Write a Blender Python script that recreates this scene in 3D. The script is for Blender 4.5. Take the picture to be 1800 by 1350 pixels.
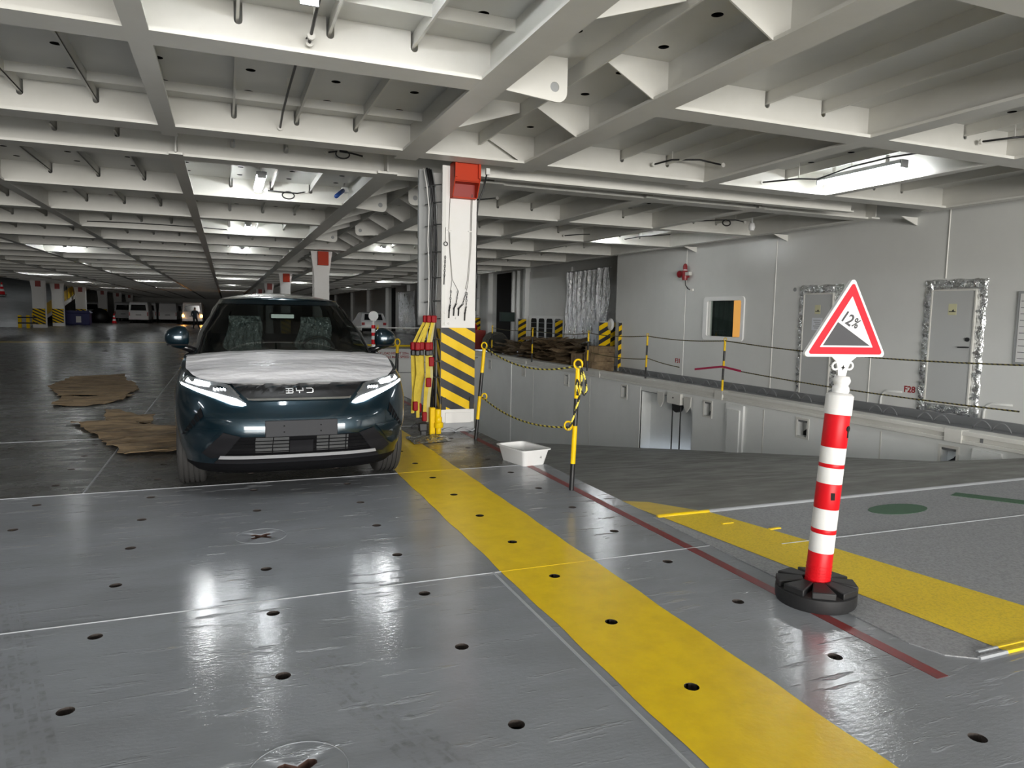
import bpy, bmesh, math, random
from mathutils import Vector, Matrix
random.seed(7)
for o in list(bpy.data.objects): bpy.data.objects.remove(o)
S = bpy.context.scene
COL = S.collection
PI = math.pi
R_ = math.radians

# ------------------------------------------------------------------ camera
cd = bpy.data.cameras.new('camera'); cam = bpy.data.objects.new('camera', cd); COL.objects.link(cam)
cd.sensor_width = 36.0; cd.lens = 25.0; cd.clip_start = 0.05; cd.clip_end = 500
cam.matrix_world = Matrix(((0.92800, 0.01833, -0.37211, 0.0), (-0.37209, 0.09607, -0.92321, 0.0),
                           (0.01883, 0.99520, 0.09597, 1.55), (0, 0, 0, 1)))
S.camera = cam
# ------------------------------------------------------------------ world, daylight, exposure
w = bpy.data.worlds.new('world'); S.world = w; w.use_nodes = True
w.node_tree.nodes['Background'].inputs[0].default_value = (0.75, 0.85, 1.0, 1)
w.node_tree.nodes['Background'].inputs[1].default_value = 0.4
S.view_settings.view_transform = 'Standard'; S.view_settings.look = 'None'
S.view_settings.gamma = 1.0; S.view_settings.use_curve_mapping = False
S.view_settings.exposure = 1.18
TUBE = 30.0          # emission of the fluorescent tubes
def area(name, loc, rot, sx, sy, power, col):
    l = bpy.data.lights.new(name, 'AREA'); l.shape = 'RECTANGLE'; l.size = sx; l.size_y = sy
    l.energy = power; l.color = col
    o = bpy.data.objects.new(name, l); COL.objects.link(o); o.location = loc; o.rotation_euler = rot
    return o
# daylight coming in through the open stern door behind the photographer
area('stern_daylight', (1.0, -13.6, 1.9), (R_(90), 0, 0), 14.0, 3.2, 1900, (1.0, 0.97, 0.92))

# ------------------------------------------------------------------ helpers
class MB:
    def __init__(s): s.v = []; s.f = []; s.m = []
    def add(s, vs, fs, mi=0):
        b = len(s.v); s.v += [tuple(v) for v in vs]
        s.f += [tuple(b + i for i in f) for f in fs]; s.m += [mi] * len(fs); return s
    def box(s, x0, x1, y0, y1, z0, z1, mi=0):
        return s.add([(x0,y0,z0),(x1,y0,z0),(x1,y1,z0),(x0,y1,z0),(x0,y0,z1),(x1,y0,z1),(x1,y1,z1),(x0,y1,z1)],
                     [(3,2,1,0),(4,5,6,7),(0,1,5,4),(1,2,6,5),(2,3,7,6),(3,0,4,7)], mi)
    def prism(s, poly, axis, a, b, mi=0):
        n = len(poly)
        def P(p, t):
            if axis == 'y': return (p[0], t, p[1])
            if axis == 'x': return (t, p[0], p[1])
            return (p[0], p[1], t)
        vs = [P(p, a) for p in poly] + [P(p, b) for p in poly]
        fs = [tuple(range(n)), tuple(range(2*n-1, n-1, -1))] + [(i, (i+1) % n, n+(i+1) % n, n+i) for i in range(n)]
        return s.add(vs, fs, mi)
    def tube(s, path, r, n=8, mi=0, caps=True, closed=False, mfun=None):
        path = [Vector(p) for p in path]; k = len(path)
        rs = r if isinstance(r, (list, tuple)) else [r] * k
        vs = []; up = None
        for i in range(k):
            if closed: t = path[(i+1) % k] - path[i-1]
            else: t = path[min(i+1, k-1)] - path[max(i-1, 0)]
            t.normalize()
            if up is None:
                up = Vector((0,0,1)) if abs(t.z) < .9 else Vector((1,0,0))
            a = t.cross(up); a.normalize(); b = a.cross(t); up = b
            for j in range(n):
                c = 2*PI*j/n; vs.append(path[i] + (a*math.cos(c) + b*math.sin(c)) * rs[i])
        base = len(s.v); s.v += [tuple(v) for v in vs]
        for i in range(k if closed else k-1):
            for j in range(n):
                i2 = (i+1) % k
                s.f.append((base+i*n+j, base+i*n+(j+1) % n, base+i2*n+(j+1) % n, base+i2*n+j))
                s.m.append(mfun(i, j) if mfun else mi)
        if caps and not closed:
            s.f.append(tuple(base+j for j in range(n-1, -1, -1))); s.m.append(mfun(0, 0) if mfun else mi)
            s.f.append(tuple(base+(k-1)*n+j for j in range(n))); s.m.append(mfun(k-1, 0) if mfun else mi)
        return s
    def lathe(s, prof, n=24, c=(0,0,0), axis='z', mi=0):
        vs = []; fs = []
        for r, h in prof:
            for j in range(n):
                a = 2*PI*j/n; x, y = r*math.cos(a), r*math.sin(a)
                if axis == 'z': p = (x, y, h)
                elif axis == 'x': p = (h, x, y)
                else: p = (x, h, y)
                vs.append((c[0]+p[0], c[1]+p[1], c[2]+p[2]))
        k = len(prof)
        for i in range(k-1):
            for j in range(n): fs.append((i*n+j, i*n+(j+1) % n, (i+1)*n+(j+1) % n, (i+1)*n+j))
        if prof[0][0] > 1e-5: fs.append(tuple(range(n-1, -1, -1)))
        if prof[-1][0] > 1e-5: fs.append(tuple((k-1)*n+j for j in range(n)))
        return s.add(vs, fs, mi)
    def grid(s, fn, nu, nv, mi=0):
        vs = [fn(i/nu, j/nv) for i in range(nu+1) for j in range(nv+1)]
        fs = [(i*(nv+1)+j, (i+1)*(nv+1)+j, (i+1)*(nv+1)+j+1, i*(nv+1)+j+1) for i in range(nu) for j in range(nv)]
        return s.add(vs, fs, mi)
    def xf(s, M):
        s.v = [tuple(M @ Vector(v)) for v in s.v]; return s
    def mesh(s, name, mats, smooth=False, merge=True):
        me = bpy.data.meshes.new(name); me.from_pydata(s.v, [], s.f)
        for m in (mats if isinstance(mats, (list, tuple)) else [mats]): me.materials.append(m)
        me.polygons.foreach_set('material_index', s.m)
        bm = bmesh.new(); bm.from_mesh(me)
        if merge: bmesh.ops.remove_doubles(bm, verts=bm.verts, dist=1e-5)
        bmesh.ops.recalc_face_normals(bm, faces=bm.faces); bm.to_mesh(me); bm.free()
        if smooth:
            for p in me.polygons: p.use_smooth = True
            if smooth != 'all': me.set_sharp_from_angle(angle=R_(smooth if smooth is not True else 40))
        return me
    def build(s, name, mats, parent=None, smooth=False, bevel=0, loc=None, merge=True):
        o = bpy.data.objects.new(name, s.mesh(name, mats, smooth, merge)); COL.objects.link(o)
        if parent is not None: o.parent = parent
        if loc is not None: o.location = loc
        if bevel:
            b = o.modifiers.new('bevel', 'BEVEL'); b.width = bevel; b.segments = 2; b.limit_method = 'ANGLE'; b.angle_limit = R_(40)
            for p in o.data.polygons: p.use_smooth = True
            o.data.set_sharp_from_angle(angle=R_(35))
        return o
def tag(o, label=None, cat=None, group=None, kind=None):
    if label: o['label'] = label
    if cat: o['category'] = cat
    if group: o['group'] = group
    if kind: o['kind'] = kind
    return o
def empty(name, loc=(0,0,0), rz=0, label=None, cat=None, group=None, kind=None, rot=None):
    o = bpy.data.objects.new(name, None); COL.objects.link(o); o.location = loc
    o.rotation_euler = rot if rot else (0, 0, rz); o.empty_display_size = .1
    return tag(o, label, cat, group, kind)
def inst(name, me, parent=None, loc=(0,0,0), rot=(0,0,0), sc=None):
    o = bpy.data.objects.new(name, me); COL.objects.link(o); o.location = loc; o.rotation_euler = rot
    if sc: o.scale = sc
    if parent is not None: o.parent = parent
    return o
def copy_tree(o, parent=None):
    c = o.copy(); COL.objects.link(c); c.parent = parent
    for ch in list(o.children): copy_tree(ch, c)
    return c
def clip(poly, x0, x1, y0, y1):
    def cut(P, f, g):
        out = []
        for i in range(len(P)):
            a, b = P[i], P[(i+1) % len(P)]
            if f(a): out.append(a)
            if f(a) != f(b): out.append(g(a, b))
        return out
    def ix(v, k):
        def g(a, b):
            t = (v-a[k])/(b[k]-a[k]); return (a[0]+t*(b[0]-a[0]), a[1]+t*(b[1]-a[1]))
        return g
    for f, g in ((lambda p: p[0] >= x0, ix(x0,0)), (lambda p: p[0] <= x1, ix(x1,0)), (lambda p: p[1] >= y0, ix(y0,1)), (lambda p: p[1] <= y1, ix(y1,1))):
        if poly: poly = cut(poly, f, g)
    return poly
def text(body, size, mat, parent, M, name='lettering', depth=.002, sx=1.0):
    cu = bpy.data.curves.new('t', 'FONT'); cu.body = body; cu.size = size; cu.extrude = depth; cu.offset = size*.022; cu.align_x = 'LEFT'
    o = bpy.data.objects.new('t', cu); COL.objects.link(o)
    dg = bpy.context.evaluated_depsgraph_get(); me = bpy.data.meshes.new_from_object(o.evaluated_get(dg))
    bpy.data.objects.remove(o); me.materials.clear(); me.materials.append(mat)
    me.transform(M @ Matrix.Diagonal((sx, 1, 1, 1)))
    t = bpy.data.objects.new(name, me); COL.objects.link(t)
    if parent is not None: t.parent = parent
    return t
def basis(o, ex, ey):
    ex = Vector(ex).normalized(); ey = Vector(ey).normalized(); ez = ex.cross(ey)
    M = Matrix.Identity(4)
    for i in range(3): M[i][0] = ex[i]; M[i][1] = ey[i]; M[i][2] = ez[i]; M[i][3] = o[i]
    return M

# ------------------------------------------------------------------ materials
MATS = {}
def mat(name, col, rough=.5, metal=0., var=None, bump=None, coat=0., spec=None, emit=None, rvar=None, bscale=None):
    m = bpy.data.materials.new(name); m.use_nodes = True; nt = m.node_tree; N = nt.nodes; L = nt.links
    b = N['Principled BSDF']
    b.inputs['Base Color'].default_value = (*col, 1); b.inputs['Roughness'].default_value = rough; b.inputs['Metallic'].default_value = metal
    if coat: b.inputs['Coat Weight'].default_value = coat; b.inputs['Coat Roughness'].default_value = .05
    if spec is not None: b.inputs['Specular IOR Level'].default_value = spec
    if emit: b.inputs['Emission Color'].default_value = (*emit[0], 1); b.inputs['Emission Strength'].default_value = emit[1]
    tc = N.new('ShaderNodeTexCoord'); src = tc.outputs['Object']
    if bscale:
        mp = N.new('ShaderNodeMapping'); mp.inputs['Scale'].default_value = bscale; L.new(src, mp.inputs[0]); srcb = mp.outputs[0]
    else: srcb = src
    if var:   # (colour2, scale, lo, hi)
        nz = N.new('ShaderNodeTexNoise'); nz.inputs['Scale'].default_value = var[1]; nz.inputs['Detail'].default_value = 6; nz.inputs['Roughness'].default_value = .62
        L.new(srcb if len(var) > 4 else src, nz.inputs['Vector'])
        cr = N.new('ShaderNodeValToRGB'); cr.color_ramp.elements[0].position = var[2]; cr.color_ramp.elements[1].position = var[3]
        cr.color_ramp.elements[0].color = (*col, 1); cr.color_ramp.elements[1].color = (*var[0], 1)
        L.new(nz.outputs[0], cr.inputs[0]); L.new(cr.outputs[0], b.inputs['Base Color'])
    if rvar:  # (scale, lo, hi)
        nz = N.new('ShaderNodeTexNoise'); nz.inputs['Scale'].default_value = rvar[0]; nz.inputs['Detail'].default_value = 5; L.new(srcb, nz.inputs['Vector'])
        mr = N.new('ShaderNodeMapRange'); mr.inputs[1].default_value = .3; mr.inputs[2].default_value = .7; mr.inputs[3].default_value = rvar[1]; mr.inputs[4].default_value = rvar[2]
        L.new(nz.outputs[0], mr.inputs[0]); L.new(mr.outputs[0], b.inputs['Roughness'])
    if bump:  # list of (scale, strength, distance)
        prev = None
        for sc, st, di in (bump if isinstance(bump, list) else [bump]):
            nz = N.new('ShaderNodeTexNoise'); nz.inputs['Scale'].default_value = sc; nz.inputs['Detail'].default_value = 3; L.new(srcb, nz.inputs['Vector'])
            bp = N.new('ShaderNodeBump'); bp.inputs['Strength'].default_value = st; bp.inputs['Distance'].default_value = di
            L.new(nz.outputs[0], bp.inputs['Height'])
            if prev: L.new(prev.outputs[0], bp.inputs['Normal'])
            prev = bp
        L.new(prev.outputs[0], b.inputs['Normal'])
        if coat: L.new(prev.outputs[0], b.inputs['Coat Normal'])
    MATS[name] = m; return m
def emis(name, col, st):
    m = bpy.data.materials.new(name); m.use_nodes = True; nt = m.node_tree; nt.nodes.clear()
    e = nt.nodes.new('ShaderNodeEmission'); e.inputs[0].default_value = (*col, 1); e.inputs[1].default_value = st
    o = nt.nodes.new('ShaderNodeOutputMaterial'); nt.links.new(e.outputs[0], o.inputs[0]); return m
def glassmat(name, tint, gl=.02):
    m = bpy.data.materials.new(name); m.use_nodes = True; nt = m.node_tree; nt.nodes.clear()
    t = nt.nodes.new('ShaderNodeBsdfTransparent'); t.inputs[0].default_value = (*tint, 1)
    g = nt.nodes.new('ShaderNodeBsdfGlossy'); g.inputs['Roughness'].default_value = gl
    f = nt.nodes.new('ShaderNodeFresnel'); f.inputs[0].default_value = 1.5
    ge = nt.nodes.new('ShaderNodeNewGeometry'); mr = nt.nodes.new('ShaderNodeMapRange'); mr.inputs[3].default_value = 1.5; mr.inputs[4].default_value = .6667
    nt.links.new(ge.outputs['Backfacing'], mr.inputs[0]); nt.links.new(mr.outputs[0], f.inputs[0])
    x = nt.nodes.new('ShaderNodeMixShader'); o = nt.nodes.new('ShaderNodeOutputMaterial')
    nt.links.new(f.outputs[0], x.inputs[0]); nt.links.new(t.outputs[0], x.inputs[1]); nt.links.new(g.outputs[0], x.inputs[2]); nt.links.new(x.outputs[0], o.inputs[0])
    return m
def deckmat(name, c1, c2, r0, r1, wear, bumpst):
    """painted steel deck: gloss paint with brush ridges, scratches and worn patches"""
    m = mat(name, c1, .2); nt = m.node_tree; N = nt.nodes; L = nt.links; b = N['Principled BSDF']
    tc = [n for n in N if n.type == 'TEX_COORD'][0].outputs['Object']
    def noise(sc, detail=5, scale=None, rough=.6):
        n = N.new('ShaderNodeTexNoise'); n.inputs['Scale'].default_value = sc; n.inputs['Detail'].default_value = detail; n.inputs['Roughness'].default_value = rough
        if scale:
            mp = N.new('ShaderNodeMapping'); mp.inputs['Scale'].default_value = scale; mp.inputs['Rotation'].default_value = (0, 0, .12); L.new(tc, mp.inputs[0]); L.new(mp.outputs[0], n.inputs['Vector'])
        else: L.new(tc, n.inputs['Vector'])
        return n.outputs[0]
    def ramp(x, a, b_, ca, cb):
        r = N.new('ShaderNodeValToRGB'); r.color_ramp.elements[0].position = a; r.color_ramp.elements[1].position = b_
        r.color_ramp.elements[0].color = (*ca, 1); r.color_ramp.elements[1].color = (*cb, 1); L.new(x, r.inputs[0]); return r.outputs[0]
    L.new(ramp(noise(.9, 8, (1.0, 2.2, 1)), .5-wear, .62, c1, c2), b.inputs['Base Color'])
    mr = N.new('ShaderNodeMapRange'); mr.inputs[1].default_value = .35; mr.inputs[2].default_value = .7; mr.inputs[3].default_value = r0; mr.inputs[4].default_value = r1
    L.new(noise(2.2, 7, (1, 1.8, 1)), mr.inputs[0]); L.new(mr.outputs[0], b.inputs['Roughness'])
    rid = N.new('ShaderNodeValToRGB'); e = rid.color_ramp.elements; e[0].position = .60; e[0].color = (0,0,0,1); e[1].position = .66; e[1].color = (1,1,1,1)
    e2 = rid.color_ramp.elements.new(.72); e2.color = (0,0,0,1)
    L.new(noise(2.0, 4, (1.3, 7.0, 1)), rid.inputs[0])
    prev = None
    for src, st, di in ((noise(5.0, 2), .22*bumpst, .01), (noise(26, 4, (1, 2.4, 1)), 0.8*bumpst, .0021), (rid.outputs[0], .9*bumpst, .003)):
        bp = N.new('ShaderNodeBump'); bp.inputs['Strength'].default_value = st; bp.inputs['Distance'].default_value = di; L.new(src, bp.inputs['Height'])
        if prev: L.new(prev.outputs[0], bp.inputs['Normal'])
        prev = bp
    L.new(prev.outputs[0], b.inputs['Normal'])
    return m
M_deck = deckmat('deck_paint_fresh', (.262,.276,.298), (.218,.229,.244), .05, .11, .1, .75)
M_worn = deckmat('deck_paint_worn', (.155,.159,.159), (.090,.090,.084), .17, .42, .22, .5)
M_ramp = deckmat('ramp_paint', (.262,.262,.244), (.165,.163,.147), .42, .7, .15, .2)
M_grit = mat('antislip_paint', (.31,.317,.326), .6, var=((.19,.195,.202), 60, .4, .7), bump=[(170, .9, .006)])
M_yel = mat('yellow_floor_paint', (.80,.555,.004), .3, var=((.70,.47,.004), 7, .4, .7), bump=[(45, .35, .003)])
M_yelg = mat('yellow_antislip_paint', (.80,.57,.008), .55, var=((.56,.39,.006), 70, .45, .75), bump=[(150, .9, .006)])
M_red = mat('red_floor_paint', (.20,.018,.018), .4, var=((.13,.03,.03), 9, .45, .7))
M_green = mat('green_floor_paint', (.03,.10,.045), .6, bump=[(150, .8, .005)])
M_weld = mat('weld_bead_paint', (.36,.375,.395), .3, bump=[(60, .6, .004)])
M_white = mat('white_deckhead_paint', (.69,.68,.635), .42, var=((.63,.62,.57), 1.2, .45, .7))
M_under = mat('grey_white_deckhead_paint', (.66,.66,.63), .38, var=((.58,.58,.55), .8, .4, .7))
M_wall = mat('pale_grey_wall_paint', (.70,.705,.68), .30, var=((.65,.655,.63), .6, .4, .7), bump=[(1.6, .12, .05)])
M_frame = mat('window_frame_white', (.88,.88,.86), .35)
M_wall2 = mat('pale_grey_trunk_paint', (.82,.83,.81), .42, var=((.76,.77,.75), .8, .4, .7))
M_kerb = mat('dark_grey_kerb_paint', (.20,.205,.21), .4)
M_colw = mat('column_white_paint', (.74,.73,.71), .45, spec=.2, var=((.72,.71,.68), 5, .5, .75))
M_black = mat('black_rubber', (.012,.012,.013), .55, bump=[(40, .15, .003)])
M_dark = mat('dark_void', (.006,.006,.006), .9)  # near-black colour stands for the shade inside holes, gaps and recesses
M_cable = mat('black_cable', (.010,.010,.011), .45)
M_wcable = mat('white_cable', (.62,.62,.60), .5)
M_hz_y = mat('hazard_yellow_tape', (.82,.54,.006), .35, spec=.2, var=((.75,.47,.006), 6, .4, .7))
M_hz_k = mat('hazard_black_tape', (.026,.026,.030), .4, spec=.25)
M_orange = mat('orange_red_paint', (.46,.040,.012), .5, spec=.15, var=((.40,.045,.02), 5, .5, .8))
M_dred = mat('dark_red_paint', (.28,.03,.022), .5)
M_steel = mat('galvanised_steel', (.55,.56,.57), .35, 1.0)
M_grey = mat('grey_plastic', (.32,.33,.33), .5)
M_wplas = mat('white_plastic', (.80,.80,.79), .35, bump=[(12, .12, .01)])
M_foil = mat('aluminium_foil_wrap', (.88,.89,.9), .26, 1.0, bump=[(9, 1.0, .05), (30, .8, .02)], rvar=(6, .12, .35))
M_card = mat('brown_cardboard', (.27,.19,.105), .85, var=((.085,.055,.03), 3.0, .45, .68, 1), bscale=(.7, 4.5, 1))
M_card2 = mat('brown_cardboard_dull', (.24,.18,.11), .9, var=((.09,.06,.035), 4, .4, .7))
M_tube = emis('fluorescent_tube', (.93,.97,1.0), TUBE)
M_farw = mat('van_white_paint', (.74,.75,.76), .25)
M_rope_y = mat('rope_yellow', (.72,.62,.10), .8)
M_rope_k = mat('rope_black', (.012,.012,.012), .8)
M_rope_d = mat('rope_dull_yellow', (.20,.17,.05), .8)
M_sred = mat('bollard_red', (.58,.006,.012), .4, spec=.25)
M_swhite = mat('bollard_white', (.70,.70,.69), .4, spec=.2)
M_signred = mat('sign_red', (.66,.022,.035), .5, spec=.12)
M_signgrey = mat('sign_grey', (.07,.07,.075), .5, spec=.15)
M_redlet = mat('red_lettering', (.35,.015,.02), .5)
M_blklet = mat('black_lettering', (.015,.015,.016), .5)

# ================================================================== SETTING: floor
HX = [-0.6 + .8*k for k in range(-4, 5)]          # tie-down hole columns
HY = [2.37 + .678*k for k in range(-5, 11)]
HR = .033
SOCK = [(0.2, 2.37 + 2*0), (0.2, 2.37 + .678*4)]
M_hole = mat('shaded_steel_hole_wall', (.045,.035,.030), .7)  # bare steel tone, darkened so the floor holes look shaded
def has(x, y): return any(abs(x-a) < .05 and abs(y-b) < .05 for a, b in SOCK)
def holed(mb, x0, x1, y0, y1, z, hx, hy, r, up=-1, th=.03, mi=0):
    """rectangle with round holes, each with its own wall"""
    xs = sorted({x0, x1} | {a+.5*(b-a) for a, b in zip(hx, hx[1:]) if x0 < a+.5*(b-a) < x1})
    ys = sorted({y0, y1} | {a+.5*(b-a) for a, b in zip(hy, hy[1:]) if y0 < a+.5*(b-a) < y1})
    for xa, xb in zip(xs, xs[1:]):
        for ya, yb in zip(ys, ys[1:]):
            c = [(x, y) for x in hx for y in hy if xa+r*.9 < x < xb-r*.9 and ya+r*.9 < y < yb-r*.9]
            if not c: mb.add([(xa,ya,z),(xb,ya,z),(xb,yb,z),(xa,yb,z)], [(0,1,2,3)], mi); continue
            x, y = c[0]; rr = .165 if (z < 1 and has(x, y)) else r; n = 16 if rr < .1 else 32
            ring = [(x+rr*math.cos(2*PI*(i+.5)/n-PI*.75), y+rr*math.sin(2*PI*(i+.5)/n-PI*.75)) for i in range(n)]
            cor = [(xa,ya),(xb,ya),(xb,yb),(xa,yb)]
            vs = [(a, b, z) for a, b in cor] + [(a, b, z) for a, b in ring] + [(a, b, z+up*th) for a, b in ring]
            q = n//4; fs = []
            for k in range(4):
                a = [4 + (k*q+i) % n for i in range(-1, q)]     # ring points of this side
                fs.append((k, (k+1) % 4) + tuple(reversed([4+(k*q+i) % n for i in range(0, q)])) )
                fs.append((k, 4+(k*q) % n, 4+(k*q-1) % n))
            mb.add(vs, fs, mi)
            mb.add(vs[4:], [(i, (i+1) % n, n+(i+1) % n, n+i) for i in range(n)], mi+1)
# far and surrounding deck
fl = MB()
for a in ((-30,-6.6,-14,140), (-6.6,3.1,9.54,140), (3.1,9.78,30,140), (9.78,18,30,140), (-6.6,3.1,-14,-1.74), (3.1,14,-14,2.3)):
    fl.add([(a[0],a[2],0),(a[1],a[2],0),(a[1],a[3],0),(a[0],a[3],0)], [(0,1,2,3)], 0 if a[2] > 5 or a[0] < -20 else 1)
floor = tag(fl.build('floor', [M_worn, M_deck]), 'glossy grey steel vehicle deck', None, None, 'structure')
MB().add([(-6.7,-1.8,-.25),(3.09,-1.8,-.25),(3.09,9.6,-.25),(-6.7,9.6,-.25)], [(0,1,2,3)]).build('void_shade_below', M_dark, floor)  # black sheet stands for the darkness seen down through the holes
def plate(x0, x1, y0, y1, m):
    mb = MB(); holed(mb, x0, x1, y0, y1, 0, HX, HY, HR); return mb.build('deck_plate', [m, M_hole], floor)
plate(-6.6, -1.13, -1.74, 1.08, M_deck); plate(-1.13, 1.49, -1.74, 1.08, M_deck); plate(1.49, 3.1, -1.74, 1.08, M_deck)
plate(-6.6, 1.49, 1.08, 3.9, M_deck); plate(1.49, 3.1, 1.08, 3.9, M_deck)
plate(-6.6, 3.1, 3.9, 6.72, M_deck)
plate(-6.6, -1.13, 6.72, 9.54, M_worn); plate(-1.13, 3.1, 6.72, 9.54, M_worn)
# weld beads along the plate joints (painted over yellow where the stripe crosses)
def bead(pts, r=.0042):
    mb = MB(); mb.tube(pts, r, 6, mfun=lambda i, j: 1 if (1.52 < pts[min(i, len(pts)-2)][0] < 2.15 and pts[0][1] == pts[-1][1]) else 0)
    mb.build('weld_seam', [M_weld, M_yel], floor)
def line_x(y, a, b): return [(a,y,0)] + [(x,y,0) for x in (1.525, 2.155) if a < x < b] + [(b,y,0)]
bead(line_x(3.9, -6.6, 3.09)); bead(line_x(6.72, -6.6, 2.95)); bead(line_x(1.08, -6.6, 3.09))
bead([(1.475,-1.7,-.002),(1.475,3.9,-.002)], .009); bead([(-1.13,6.72,0),(-1.13,9.54,0)], .009); bead([(-1.13,9.54,0),(-1.13,26,0)], .009); bead([(-4.4,9.54,0),(3.1,9.54,0)], .005)
# cloverleaf lashing sockets
def socket(x, y):
    n = 96; mb = MB(); L, wd = .080, .023
    def rr(t):
        best = .024
        for a in (R_(38), R_(142), R_(218), R_(322)):
            d = abs((t-a+PI) % (2*PI)-PI)
            if d < PI/2:
                r = L if d < 1e-3 else min(L*(1-.10*min(1, (d/.22)**2)), wd/math.sin(d)); best = max(best, r)
        return best
    vs = []
    for i in range(n):
        t = 2*PI*i/n; c, s_ = math.cos(t), math.sin(t); r = rr(t)
        vs += [(x+.166*c, y+.166*s_, .000), (x+.158*c, y+.158*s_, .001), (x+(r+.004)*c, y+(r+.004)*s_, .001), (x+r*c, y+r*s_, -.003), (x+r*c, y+r*s_, -.045)]
    fs = []; ms = []
    for i in range(n):
        for k in range(4): fs.append((i*5+k, ((i+1) % n)*5+k, ((i+1) % n)*5+k+1, i*5+k+1)); ms.append(1 if k == 3 else 0)
    mb.v = vs; mb.f = fs; mb.m = ms
    o = mb.build('lashing_socket', [M_deck, M_rust], floor, smooth=50)
    MB().tube([(x+.166*math.cos(2*PI*i/48), y+.166*math.sin(2*PI*i/48), -.001) for i in range(48)], .004, 6, closed=True).build('weld_ring', M_deck, o, smooth='all')
M_rust = mat('rusty_socket_edge', (.07,.035,.025), .8)
for a in SOCK: socket(*a)
# broad yellow stripe, wobbly painted edges, holes kept open
mb = MB(); hy2 = [y for y in HY if y < 9.4]
ys = [-1.6 + .113*i for i in range(96)]
for y0, y1 in zip(ys, ys[1:]):
    pass
holed(mb, 1.535, 2.145, -1.7, 9.3, .0022, [1.0, 1.8, 2.6], hy2, HR)
for sx, sg in ((1.535, -1), (2.145, 1)):
    pr = [(sx + sg*(.010+.007*math.sin(i*.9)*math.sin(i*.37+1)), -1.7+.11*i) for i in range(101)]
    for i in range(100):
        a, b = pr[i], pr[i+1]; mb.add([(sx, a[1], .0022), (a[0], a[1], .0022), (b[0], b[1], .0022), (sx, b[1], .0022)], [(0,1,2,3)])
tag(mb.build('yellow_stripe', [M_yel, M_hole], floor), 'broad yellow painted lane stripe')
MB().box(2.865, 2.935, 2.06, 30, .0005, .002).build('red_line', M_red, floor)
MB().box(-30, -1.6, 36.4, 36.75, .0005, .003).build('yellow_line', M_yel, floor)
mb = MB()   # worn yellow keep-clear curves far behind the ramp
mb.tube([(8+4.2*math.cos(t*.1), 40+7*math.sin(t*.1), .0) for t in range(30, 63)], .07, 4); mb.build('yellow_curve', M_yel, floor)

# dull tyre tracks printed on the paint
M_track = bpy.data.materials.new('tyre_track_dirt'); M_track.use_nodes = True
nt = M_track.node_tree; b_ = nt.nodes['Principled BSDF']; b_.inputs['Base Color'].default_value = (.15,.15,.148,1); b_.inputs['Roughness'].default_value = .6
nz = nt.nodes.new('ShaderNodeTexNoise'); nz.inputs['Scale'].default_value = 22; nz.inputs['Detail'].default_value = 6
tcn = nt.nodes.new('ShaderNodeTexCoord'); nt.links.new(tcn.outputs['Object'], nz.inputs['Vector'])
cr = nt.nodes.new('ShaderNodeValToRGB'); cr.color_ramp.elements[0].position = .48; cr.color_ramp.elements[1].position = .75; cr.color_ramp.elements[1].color = (.42,.42,.42,1)
nt.links.new(nz.outputs[0], cr.inputs[0]); nt.links.new(cr.outputs[0], b_.inputs['Alpha'])
for a, b, wd in (((.34,3.16),(.78,1.9),.20), ((-1.10,4.35),(-.60,2.6),.16)):
    d = Vector((b[0]-a[0], b[1]-a[1], 0)).normalized(); p = Vector((-d.y, d.x, 0))
    for k in (-1.5,-.5,.5,1.5):
        c0 = Vector((*a, .0016))+p*(wd/4*k); c1 = Vector((*b, .0016))+p*(wd/4*k); h = p*(wd/4*.38)
        MB().add([c0-h, c1-h, c1+h, c0+h], [(0,1,2,3)]).build('tyre_track', M_track, floor)
# ------------------------------------------------------------------ ramp, its hinge flap and trunk
def rampz(y):
    P = [(4.6, 0), (5.2, -.055), (6.05, -.20), (7.35, -.50), (25, -3.25), (30.5, -4.09)]
    for (a, za), (b, zb) in zip(P, P[1:]):
        if y <= b: return za + (zb-za)*(y-a)/(b-a)
mb = MB()
yy = [4.6, 4.8, 5.0, 5.2, 5.6, 6.05, 7.35, 12, 16, 20, 25, 30.3]
for a, b in zip(yy, yy[1:]): mb.add([(3.1,a,rampz(a)),(9.8,a,rampz(a)),(9.8,b,rampz(b)),(3.1,b,rampz(b))], [(0,1,2,3)])
ramp = tag(mb.build('ramp', M_ramp, None, smooth='all'), 'grey ramp sloping down through the deck opening', None, None, 'structure')
mb = MB(); mb.add([(3.13,4.61,rampz(4.61)+.004),(3.58,4.61,rampz(4.61)+.004),(3.40,5.2,rampz(5.2)+.004),(3.18,5.2,rampz(5.2)+.004),(3.22,5.58,rampz(5.58)+.004)], [(0,1,2,3),(3,2,4)]); mb.build('yellow_stripe_end', M_yel, ramp)
fp = MB()
pts = [(3.06,4.6),(3.06,3.0),(3.05,2.35),(3.1,2.2),(3.22,2.12),(9.9,2.12),(9.9,4.6)]
fp.prism(pts, 'z', -.01, .006)
flap = fp.build('ramp_flap', M_grit, ramp)
st = MB(); L_ = [(3.13,4.58),(3.29,3.15),(3.41,2.12)]; R2 = [(3.58,4.58),(3.84,3.55),(4.13,2.12)]
st.add([(x,y,.0085) for x, y in L_]+[(x,y,.0085) for x, y in R2], [(0,3,4,1),(1,4,5,2)]); st.build('yellow_antislip_stripe', M_yelg, flap)
mb = MB(); mb.tube([(3.1,4.6,.004),(3.58,4.6,.004)], .022, 8, 1); mb.tube([(3.58,4.6,.004),(9.75,4.6,.004)], .022, 8, 0); mb.build('hinge_bar', [M_weld, M_yel], flap, smooth='all')
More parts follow.
